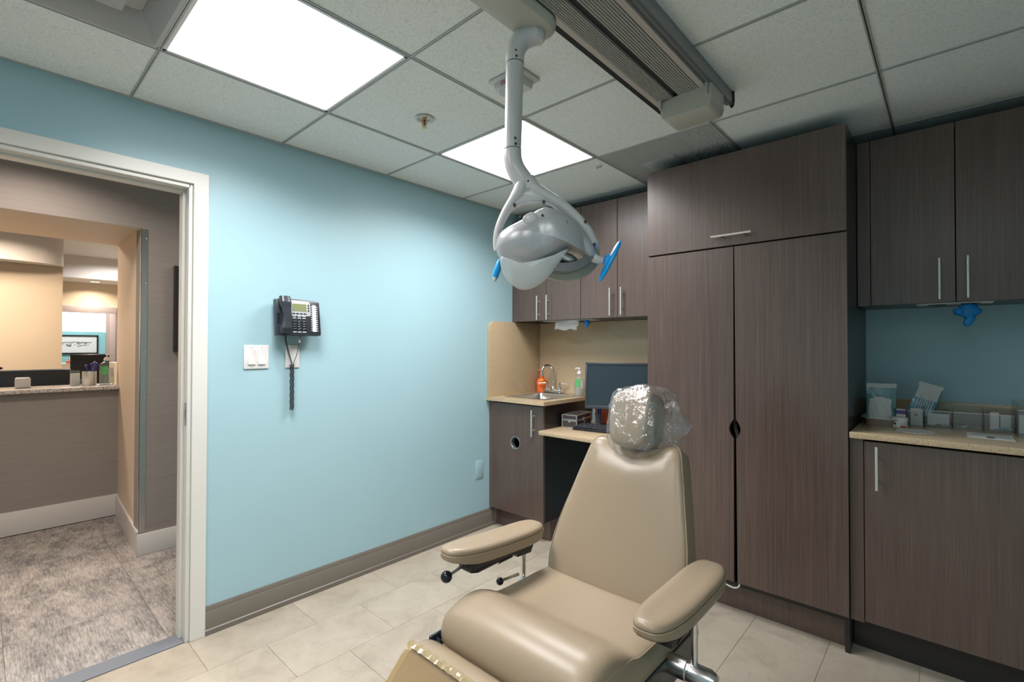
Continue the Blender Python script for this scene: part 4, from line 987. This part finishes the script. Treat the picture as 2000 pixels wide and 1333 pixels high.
lg = obj('leg_rest', loft(NB(), rings), 'upholstery', t, sharp=60)
b = NB(); prism(b, [(.845, .445), (.868, .452), (.872, .492), (.862, .498), (.850, .485)], 'x', CX-.238, CX+.238); obj('hinge_cover', b, 'upholstery', t)
# clear protective sleeve over the foot of the leg rest
sl = [(y, z) for y, z in [(.772, .533), (.738, .506), (.643, .414), (.452, .233), (.372, .163), (.366, .128), (.41, .096), (.444, .106), (.606, .262)]]
b = NB(); R = []
pp = catmull([Vector((a, c_, 0)) for a, c_ in sl], 5)
for x in [-.247+.494*k/24 for k in range(25)]:
    R.append([(CX+x, p.x+.0015*math.sin(i_*1.7+x*60), p.y+.002*math.sin(x*90+i_*.9)) for i_, p in enumerate(pp)])
loft(b, R, closed=False)
for sx_ in (-.247, .247): prism(b, [(a, c_) for a, c_ in [(.772, .533), (.738, .506), (.643, .414), (.452, .233), (.372, .163), (.444, .106), (.606, .262), (.74, .40)]], 'x', CX+sx_-.0006, CX+sx_+.0006)
hem = NB(); R = []
for k in range(61):
    x = -.247+.494*k/60; R.append([(CX+x, y_-.0006*math.sin(k*2.3), z_+.0008*math.sin(k*1.7+q)) for q, (y_, z_) in enumerate([(.774, .5345), (.766, .5335), (.757, .5275)])])
loft(hem, R, closed=False)
o = obj('leg_rest_sleeve', b, 'amber_film', sharp=80); tag(o, 'clear amber plastic sleeve covering the foot of the chair leg rest', 'plastic cover')
obj('stitched_hem', hem, 'hem_film', o, sharp=25)

# ============================================================ SUPPLIES ON THE RIGHT COUNTER
zc = .9485
# steel tray
t = thing('steel_tray', 'small stainless steel instrument tray at the left end of the supply counter', 'tray', (2.262, 2.80, zc))
b = loft(NB(), [rr(2.215, 2.312, 2.735, 2.88, zc, .02), rr(2.206, 2.322, 2.725, 2.89, zc+.034, .022), rr(2.196, 2.332, 2.716, 2.90, zc+.036, .024), rr(2.196, 2.332, 2.716, 2.90, zc+.038, .024), rr(2.21, 2.318, 2.73, 2.886, zc+.036, .022), rr(2.22, 2.308, 2.74, 2.876, zc+.006, .02)])
obj('pan', b, 'brushed_steel', t)
# pouches in tray
def pouch(name, label, M_, w_, h_, mats, th=.016, items=0):
    t = thing(name, label, 'pouch', tuple(M_.translation))
    def surf(sgn, x0, x1, y0, y1):
        R = []
        for i in range(13):
            f = i/12; R.append([((x0+(x1-x0)*j/10), y0+(y1-y0)*f, sgn*th*(math.sin(PI*max(0, min(1, ((x0+(x1-x0)*j/10)+w_/2)/w_)))**.6)*(math.sin(PI*max(0, min(1, (y0+(y1-y0)*f)/h_)))**.5)+.0025*math.sin(j*1.9+i*1.3)) for j in range(11)])
        return R
    b = NB(); loft(b, surf(-1, -w_/2, w_/2, 0, h_*.9), closed=False, M=M_); obj('back_sheet', b, mats[0], t, sharp=80)
    b = NB(); loft(b, surf(1, -w_/2, w_/2, 0, h_*.9), closed=False, M=M_); obj('front_film', b, mats[1], t, sharp=80)
    b = NB(); box(b, -w_/2-.002, w_/2+.002, h_*.88, h_, -.002, .003, r=.001, seg=1, M=M_); obj('sealed_strip', b, mats[2], t)
    return t
M_ = frameM((2.262, 2.85, zc+.010), (.97, .22, 0), (0, .12, 1)); t = pouch('supply_pouch', 'tall teal film pouch with a white top strip standing in the steel tray', M_, .112, .178, ('bag_teal', 'clear_film', 'bag_paper'), .014)
M_ = frameM((2.262, 2.785, zc+.012), (.97, .20, 0), (0, .10, 1)); t = thing('paper_packet', 'white paper packet with a black mark standing in front of the teal pouch', 'packet', tuple(M_.translation))
b = NB(); R = []
for i in range(11):
    f = i/10; R.append([(-.040+.080*j/10+(.006*f if j == 0 else 0), .118*f-(.012*abs(j-5)/5 if i > 8 else 0), .012*math.sin(PI*j/10)+.002*math.sin(j*2+i)) for j in range(11)])
loft(b, R, closed=False, M=M_); bmesh.ops.solidify(b, geom=b.faces[:], thickness=.006); obj('packet', b, 'bag_paper', t, sharp=70)
b = NB()
for a in ((-.007, .007, .012, .016), (-.007, .007, .028, .032), (-.007, -.004, .012, .032), (.004, .007, .012, .032)): box(b, *a, .0125, .0145, M=M_)
obj('printed_mark', b, 'dark_print', t)
M_ = frameM((2.395, 2.945, zc+.045), (.93, .2, -.30), (.30, .10, .93)); t = pouch('swab_pouch', 'leaning sterile pouch of white swab sticks behind the acrylic bins', M_, .088, .150, ('bag_sky', 'clear_film', 'bag_paper'), .006)
b = NB(); box(b, -.041, .041, .075, .135, .002, .006, M=M_); obj('paper_insert', b, 'bag_paper', t)
for k in range(7): obj('swab_stick', cyl(NB(), M_ @ Vector((-.026+k*.009, .01, .009)), M_ @ Vector((-.026+k*.009, .085+.004*(k % 3), .009)), .0022, 8), 'white_plastic', t)
# jar
t = thing('ointment_jar', 'small white round jar with a red mark on its label', 'jar', (2.318, 2.760, zc))
obj('jar', lathe(NB(), [(.026, 0), (.0285, .003), (.0285, .030)], (2.335, 2.765, zc), 28), 'white_plastic', t); obj('lid', lathe(NB(), [(.030, .030), (.0305, .032), (.0305, .044), (.028, .046)], (2.335, 2.765, zc), 28), 'white_plastic', t)
vd = math.atan2(-2.765, 2.504-2.335)
def lab(a0, a1, z0, z1, mat, nm, r=.0288, cx_=2.335, cy_=2.765):
    R = [[(cx_+r*math.cos(a0+(a1-a0)*k/8), cy_+r*math.sin(a0+(a1-a0)*k/8), zz) for k in range(9)] for zz in (z0, z1)]
    obj(nm, loft(NB(), R, closed=False), mat, t)
lab(vd+.1, vd+.85, zc+.003, zc+.011, 'red_print', 'red_mark'); lab(vd-.75, vd-.45, zc+.014, zc+.023, 'dark_print', 'printed_mark'); lab(vd+.1, vd+.85, zc+.014, zc+.024, 'pale_label', 'text_block')
# items box behind jar
t = thing('sample_carton', 'small purple and white carton behind the white jar', 'box', (2.33, 2.87, zc))
obj('carton', B1(2.318, 2.352, 2.852, 2.885, zc, zc+.072, r=.001, seg=1), 'white_plastic', t); obj('printed_band', B1(2.3175, 2.3525, 2.8515, 2.8855, zc+.050, zc+.068), 'purple_print', t)
t = thing('wipe_packet', 'white packet with a red seal beside the swab pouch', 'packet', (2.385, 2.87, zc))
obj('packet', B1(2.368, 2.412, 2.868, 2.880, zc+.0, zc+.080, r=.002), 'pale_label', t); obj('red_seal', cyl(NB(), (2.387, 2.8685, zc+.050), (2.387, 2.8675, zc+.050), .006, 14), 'red_print', t)
# acrylic bins
def abin(x0, x1, y0, y1, z1, lab_, nm='acrylic_bin'):
    t = thing(nm, lab_, 'bin', ((x0+x1)/2, (y0+y1)/2, zc), group='clear acrylic bins along the upstand'); b = NB(); w_ = .003
    box(b, x0, x1, y0, y1, zc, zc+w_); box(b, x0, x0+w_, y0, y1, zc, z1); box(b, x1-w_, x1, y0, y1, zc, z1); box(b, x0+w_, x1-w_, y1-w_, y1, zc, z1); box(b, x0+w_, x1-w_, y0, y0+w_, zc, zc+(z1-zc)*.8)
    obj('case', b, 'clear_plastic', t); obj('rim', B1(x0, x1, y0, y0+w_, zc+(z1-zc)*.8, zc+(z1-zc)*.8+.003), 'pale_label', t); return t
abin(2.358, 2.412, 2.845, 3.07, zc+.085, 'first clear acrylic bin from the left, holding swab packets')
abin(2.416, 2.508, 2.885, 3.07, zc+.088, 'clear acrylic bin holding a white card and metal clips')
abin(2.512, 2.606, 2.885, 3.07, zc+.088, 'clear acrylic bin with only metal clips in it')
abin(2.610, 2.701, 2.885, 3.07, zc+.088, 'clear acrylic bin holding white and blue packets')
abin(2.704, 2.79, 2.80, 3.07, zc+.130, 'tall clear acrylic bin at the right edge of the picture')
o = obj('card', B1(2.426, 2.500, 2.925, 2.927, zc+.004, zc+.056, M=None), 'paper'); tag(o, 'white blank card inside an acrylic bin', 'card')
for bx0, n_, gl in ((2.424, 5, 'metal clips in the bin with the card'), (2.522, 6, 'metal clips in the middle acrylic bin'), (2.62, 4, 'metal clips in the acrylic bin with packets')):
    for k in range(n_):
        x_ = bx0+.012+k*.0125; b = tube(NB(), [(x_, 2.895+.004*(k % 2), zc+.006), (x_+.022, 2.900, zc+.008+.003*(k % 3)), (x_+.026, 2.906, zc+.012), (x_+.004, 2.905, zc+.010)], .0022, 6, k=3)
        o = obj('metal_clip', b, 'chrome'); tag(o, 'small shiny metal clip, one of the '+gl, 'clip', gl)
o = obj('card', B1(2.630, 2.658, 2.93, 2.934, zc+.004, zc+.078, r=.001, seg=1), 'white_plastic'); tag(o, 'white folded packet in the acrylic bin second from the right', 'packet')
o = obj('gauze_packet', B1(2.662, 2.694, 2.935, 2.940, zc+.004, zc+.070, r=.001, seg=1), 'bag_paper'); tag(o, 'pale blue-edged packet beside the white one in the acrylic bin', 'packet')
o = obj('blue_strip_packet', B1(2.66, 2.688, 2.905, 2.915, zc+.004, zc+.020, r=.001, seg=1), 'bag_sky'); tag(o, 'light blue strip packet at the bottom of the acrylic bin', 'packet')
o = obj('gauze_packet', B1(2.712, 2.782, 2.86, 2.93, zc+.004, zc+.080, r=.003), 'bag_paper'); tag(o, 'stack of pale blue gauze packets in the tall acrylic bin', 'packet')
# cover plates on the counter
t = thing('counter_plate', 'round white waste chute lid flush on the counter, left', 'lid', (2.40, 2.70, zc))
obj('lid', lathe(NB(), [(.066, .0), (.066, .002), (.050, .0035), (.045, .0025), (.001, .002)], (2.395, 2.672, zc), 40), 'device_white', t)
t = thing('counter_plate', 'square white chute plate with a round lid on the counter, right', 'lid', (2.62, 2.74, zc))
obj('plate', B1(2.553, 2.688, 2.640, 2.790, zc, zc+.003, r=.001, seg=1), 'white_plastic', t)
obj('lid', lathe(NB(), [(.056, .003), (.056, .0045), (.050, .006), (.001, .006)], (2.620, 2.715, zc), 40), 'device_white', t)
obj('finger_notch', lathe(NB(), [(.012, .0), (.012, .007), (.001, .007)], (2.620, 2.662, zc), 16, sx=1, sy=.4), 'dark_print', t)

# ============================================================ HALL AND RECEPTION
hf = struct('floor_hall', B1(-8.3, -.10, -2.2, 3.0, -.06, -.006), 'carpet_a', 'grey patterned carpet tile floor of the hallway', cat='floor')
cs = .50; cproto = {}
i = 0
x = -.045-cs
while x > -2.4:
    j = 0; y = -1.42
    while y < 2.0:
        k = (i+j) % 2
        x0_ = max(x, -2.32)
        o = obj('carpet_tile', B1(x0_+.0008, x+cs-.0008, y+.0008, y+cs-.0008, -.006, -.0005 if y > -9 else 0), 'carpet_a' if k else 'carpet_b', hf)
        y += cs; j += 1
    x -= cs; i += 1
# hall wall: header, right part, pony wall, slanted reveals
A0 = (-1.25, .675); A1 = (-2.42, .737)
b = NB(); box(b, -1.40, -1.25, .677, 2.4, 0, 2.6)
prism(b, [(-1.3995, .685), (-1.3995, .80), (-2.42, .80), (-2.42, .737)], 'z', 0, 2.6)
struct('wall_hall', b, 'grasscloth', 'taupe grasscloth papered hallway wall right of the reception opening', cat='wall')
b = prism(NB(), [(-1.262, .6755), (-1.262, .6785), (-2.421, .7395), (-2.421, .7360)], 'z', .0, 2.5); struct('trim_1', b, 'peach_paint', 'peach painted side reveal of the reception opening', cat='trim')
b = NB(); prism(b, [(-1.25, 2.046), (-1.25, 2.6), (-2.42, 2.6), (-2.42, 2.112)], 'y', -2.0, .6768); struct('wall_header', b, 'grasscloth', 'taupe papered header above the reception opening', cat='wall')
b = NB(); prism(b, [(-1.252, 2.0445), (-1.252, 2.0470), (-2.421, 2.1130), (-2.421, 2.1105)], 'y', -2.0, .735); struct('trim_2', b, 'peach_paint', 'peach painted soffit of the reception opening', cat='trim')
struct('wall_pony', B1(-2.42, -2.30, -2.0, .731, 0, .974), 'grasscloth', 'low taupe papered wall under the reception ledge', cat='wall')
o = obj('ledge', B1(-2.64, -2.238, -2.0, .742, .976, 1.001, r=.002), 'ledge_stone'); tag(o, 'grey speckled stone transaction ledge of the reception window', 'counter')
for nm, bb, lb in (('baseboard_hall', [B1(-1.25, -1.235, .664, 2.4, 0, .133, r=.003)], 'white baseboard of the hallway wall by the picture'),):
    struct(nm, bb[0], 'hall_base', lb, cat='baseboard')
b = prism(NB(), [(-1.235, .662), (-1.25, .677), (-2.30, .732), (-2.30, .716)], 'z', 0, .150); struct('baseboard_reveal', b, 'hall_base', 'white baseboard of the slanted side wall', cat='baseboard')
struct('baseboard_pony', B1(-2.30, -2.285, -2.0, .731, 0, .162, r=.003), 'hall_base', 'white baseboard of the low wall under the ledge', cat='baseboard')
# corner guard
t = thing('corner_guard', 'narrow polished steel corner guard on the papered wall edge', 'corner guard', (-1.25, .677, .14))
b = NB(); box(b, -1.2497, -1.2470, .674, .708, .14, 2.044); prism(b, [(-1.247, .6735), (-1.247, .6758), (-1.275, .6775), (-1.275, .6750)], 'z', .14, 2.044); obj('angle', b, 'brushed_steel', t)
for z in (.50, .52+.0, .98, 1.268, 1.70, 1.985): obj('screw', sphere(NB(), (-1.2462, .701, z), .003, 8), 'chrome', t); 
# hall picture
t = thing('hall_picture', 'black framed picture on the papered hallway wall', 'picture', (-1.24, 1.1, 1.55))
b = NB()
for a in ((.845, 1.40, 1.27, 1.30), (.845, 1.40, 1.80, 1.83), (.845, .875, 1.30, 1.80), (1.37, 1.40, 1.30, 1.80)): box(b, -1.249, -1.218, *a, r=.002, seg=1)
obj('frame', b, 'frame_black', t); obj('mat_board', B1(-1.248, -1.236, .875, 1.37, 1.30, 1.80), 'paper', t)
# hall enclosure
struct('wall_hall_end', B1(-1.25, -.12, 2.4, 2.5, 0, 2.6), 'grasscloth', 'papered end wall of the hallway', cat='wall')
struct('wall_hall_start', B1(-2.4, -.12, -2.1, -2.0, 0, 2.6), 'grasscloth', 'papered near end wall of the hallway', cat='wall')
struct('ceiling_hall', B1(-2.42, -.12, -2.1, 2.5, 2.40, 2.44), 'white_paint', 'plain white hallway ceiling', cat='ceiling')
# reception room
struct('ceiling_reception', B1(-8.2, -2.42, -2.1, 2.2, 2.42, 2.46), 'white_paint', 'white reception ceiling', cat='ceiling')
struct('wall_partition', B1(-4.32, -4.20, -2.0, .563, 0, 2.42), 'cream_paint', 'cream painted partition wall of the reception', cat='wall')
arc = [(-4.19, .566), (-4.12, .555), (-4.05, .50), (-4.00, .40), (-3.97, .25), (-3.955, .0), (-3.95, -2.0), (-4.199, -2.0)]
b = prism(NB(), arc, 'z', 2.112, 2.42); 
o = obj('curved_soffit', b, 'white_paint', sharp=50); tag(o, 'curved white soffit over the cream reception wall', 'soffit', kind='structure')
struct('wall_reception', B1(-8.2, -2.42, 2.1, 2.2, 0, 2.42), 'cream_paint', 'cream side wall of the reception', cat='wall')
struct('wall_reception_left', B1(-8.2, -2.42, -2.1, -2.0, 0, 2.42), 'cream_paint', 'cream left side wall of the reception', cat='wall')
struct('trim_soffit', B1(-6.0, -5.42, -.5, 2.1, 2.145, 2.42), 'white_paint', 'lowered white soffit with a downlight at the far side of the reception', cat='trim')
b = NB(); box(b, -6.1, -6.0, -.5, 2.1, 1.83, 2.42); struct('wall_far_header', b, 'cream_paint', 'cream header above the far window frame', cat='wall')
b = NB(); box(b, -6.1, -6.0, 1.26, 2.1, 0, 1.83); box(b, -6.1, -6.0, -.5, .4, 0, 1.83); struct('wall_far', b, 'mauve_paint', 'mauve wall around the far opening', cat='wall')
wf = NB(); box(wf, -6.02, -5.97, .4, 1.26, 1.75, 1.835, r=.004); box(wf, -6.02, -5.97, 1.175, 1.25, .3, 1.75, r=.004); box(wf, -6.0, -5.965, 1.15, 1.178, .3, 1.75)
struct('trim_opening', wf, 'mauve_paint', 'mauve painted frame of the far opening', cat='trim')
struct('wall_far_room', B1(-8.2, -8.1, -1.0, 2.1, 0, 2.42), 'far_teal_paint', 'bright teal wall of the room beyond the reception', cat='wall')
t = thing('window_1', 'bright overexposed window high on the far teal wall', 'window', (-8.09, .9, 1.7)); t['kind'] = 'structure'
obj('pane', B1(-8.098, -8.092, .2, 1.46, 1.545, 1.90), 'window_glow', t)
t = thing('downlight', 'small round recessed downlight glowing in the far soffit', 'ceiling light', (-5.72, 1.0, 2.14))
obj('trim_ring', lathe(NB(), [(.06, 0), (.065, -.003), (.05, -.004), (.048, .0)], (-5.72, 1.0, 2.144), 24), 'white_paint', t); obj('lens', lathe(NB(), [(.048, -.002), (.001, -.003)], (-5.72, 1.0, 2.144), 24), 'downlight_glow', t)
# far picture
t = thing('wall_picture', 'wide black framed landscape sketch on the far teal wall', 'picture', (-8.09, 1.0, 1.33))
b = NB(); y0, y1, z0, z1 = .60, 1.335, 1.178, 1.487
for a in ((y0, y1, z0, z0+.02), (y0, y1, z1-.02, z1), (y0, y0+.02, z0, z1), (y1-.02, y1, z0, z1)): box(b, -8.099, -8.07, *a)
obj('frame', b, 'frame_black', t); obj('sheet', B1(-8.098, -8.085, y0+.02, y1-.02, z0+.02, z1-.02), 'paper', t)
b = NB(); random.seed(3)
tube(b, [(-8.083, .72, 1.365), (-8.083, .90, 1.362), (-8.083, 1.05, 1.372), (-8.083, 1.25, 1.363)], .004, 5)
for k in range(26):
    y = .86+random.random()*.34; z = 1.30+random.random()*.05; tube(b, [(-8.083, y, z), (-8.083, y+.05*random.random(), z+.02*random.random())], .003, 4)
obj('sketch_lines', b, 'dark_print', t)
# reception desks and monitors
b = NB(); box(b, -3.35, -2.66, -1.95, .50, .72, .75); box(b, -3.33, -3.30, -1.95, .5, 0, .72); o = obj('reception_desk', b, 'laminate'); tag(o, 'dark reception desk behind the stone ledge', 'desk')
def bmon(x, y0, y1, z0, z1, zd, lb, rim):
    t = thing('reception_monitor', lb, 'monitor', (x, (y0+y1)/2, zd)); obj('rear_housing', B1(x-.03, x, y0, y1, z0, z1, r=.008), 'monitor_bezel' if rim else 'laminate_edge', t)
    obj('rim', B1(x-.035, x-.028, y0-.004, y1+.004, z0-.004, z1+.006, r=.003), 'phone_silver' if rim else 'monitor_bezel', t)
    b = NB(); cyl(b, (x-.01, (y0+y1)/2, zd+.01), (x-.01, (y0+y1)/2, z0+.05), .02); box(b, x-.09, x+.07, (y0+y1)/2-.1, (y0+y1)/2+.1, zd, zd+.012, r=.004); obj('stand', b, 'monitor_bezel', t)
bmon(-2.95, -.02, .512, .80, 1.112, .751, 'black computer monitor behind the stone ledge', True)
b = NB(); box(b, -5.6, -4.45, .58, 1.9, .72, .75); box(b, -4.5, -4.45, .58, 1.9, 0, .72); o = obj('reception_desk', b, 'cream_paint'); tag(o, 'far cream desk in the middle of the reception', 'desk')
bmon(-4.60, .670, .995, .86, 1.212, .751, 'dark monitor back on the far reception desk', False)
b = NB(); box(b, -5.55, -5.25, .42, 1.9, .752, 1.10); o = obj('shelf_unit', b, 'cream_paint'); tag(o, 'cream raised counter behind the far desk', 'counter')
t = thing('wire_tray', 'small brown tray with papers on the far counter', 'tray', (-5.35, .80, 1.10)); obj('tray', B1(-5.42, -5.28, .70, .90, 1.101, 1.13, r=.004), 'orange_panel', t); obj('papers', B1(-5.40, -5.30, .72, .88, 1.13, 1.16), 'paper', t)
# ledge items
zl = 1.0015
t = thing('pen_cup', 'gold steel cylinder pen cup on the stone ledge', 'pen cup', (-2.46, .575, zl))
obj('cup', lathe(NB(), [(.043, 0), (.044, .002), (.044, .108), (.041, .108), (.041, .004), (.001, .004)], (-2.46, .575, zl), 28), 'nickel', t)
for k, (dx, dy, h_) in enumerate(((.0, -.012, .15), (.012, .018, .17), (-.012, .024, .175), (.0, .03, .165), (-.018, .012, .16))):
    b = NB(); p0 = Vector((-2.46+dx*.6, .575+dy*.5, zl+.006)); p1 = Vector((-2.46+dx*1.6, .575+dy*1.5, zl+h_)); cyl(b, p0, p1, .005, 8); sphere(b, tuple(p1), .011, 10); o = obj('pen', b, 'pen_blue' if k != 1 else 'purple_print'); tag(o, 'blue pen with a round top standing in the gold pen cup', 'pen', 'pens in the gold pen cup')
sanitizer('sanitizer_bottle', 'clear pump sanitizer bottle beside the gold pen cup on the ledge', -2.42, .675, zl, .24, .046, ang=PI*.4)
t = thing('card_holder', 'clear acrylic card holder on the ledge beside the pen cup', 'card holder', (-2.5, .50, zl))
b = NB(); box(b, -2.56, -2.46, .47, .53, zl, zl+.004); box(b, -2.56, -2.555, .47, .53, zl, zl+.115); box(b, -2.47, -2.465, .47, .53, zl, zl+.05); obj('holder', b, 'clear_plastic', t); obj('cards', B1(-2.548, -2.50, .475, .525, zl+.005, zl+.09), 'pale_label', t)
o = obj('small_box', B1(-2.52, -2.44, .172, .252, zl, zl+.075, r=.010, seg=3), 'device_white'); tag(o, 'small rounded white box on the left of the ledge', 'box')
b = NB(); cyl(b, (-2.9, -.08, 1.09), (-2.9, -.08, 1.135), .006); sphere(b, (-2.9, .09, 1.135), .02, 12, (1, 1.6, .7)); tube(b, [(-2.9, -.08, 1.135), (-2.9, .09, 1.135)], .006); o = obj('webcam', b, 'black_plastic'); tag(o, 'small black webcam on top of the monitor behind the ledge', 'webcam')
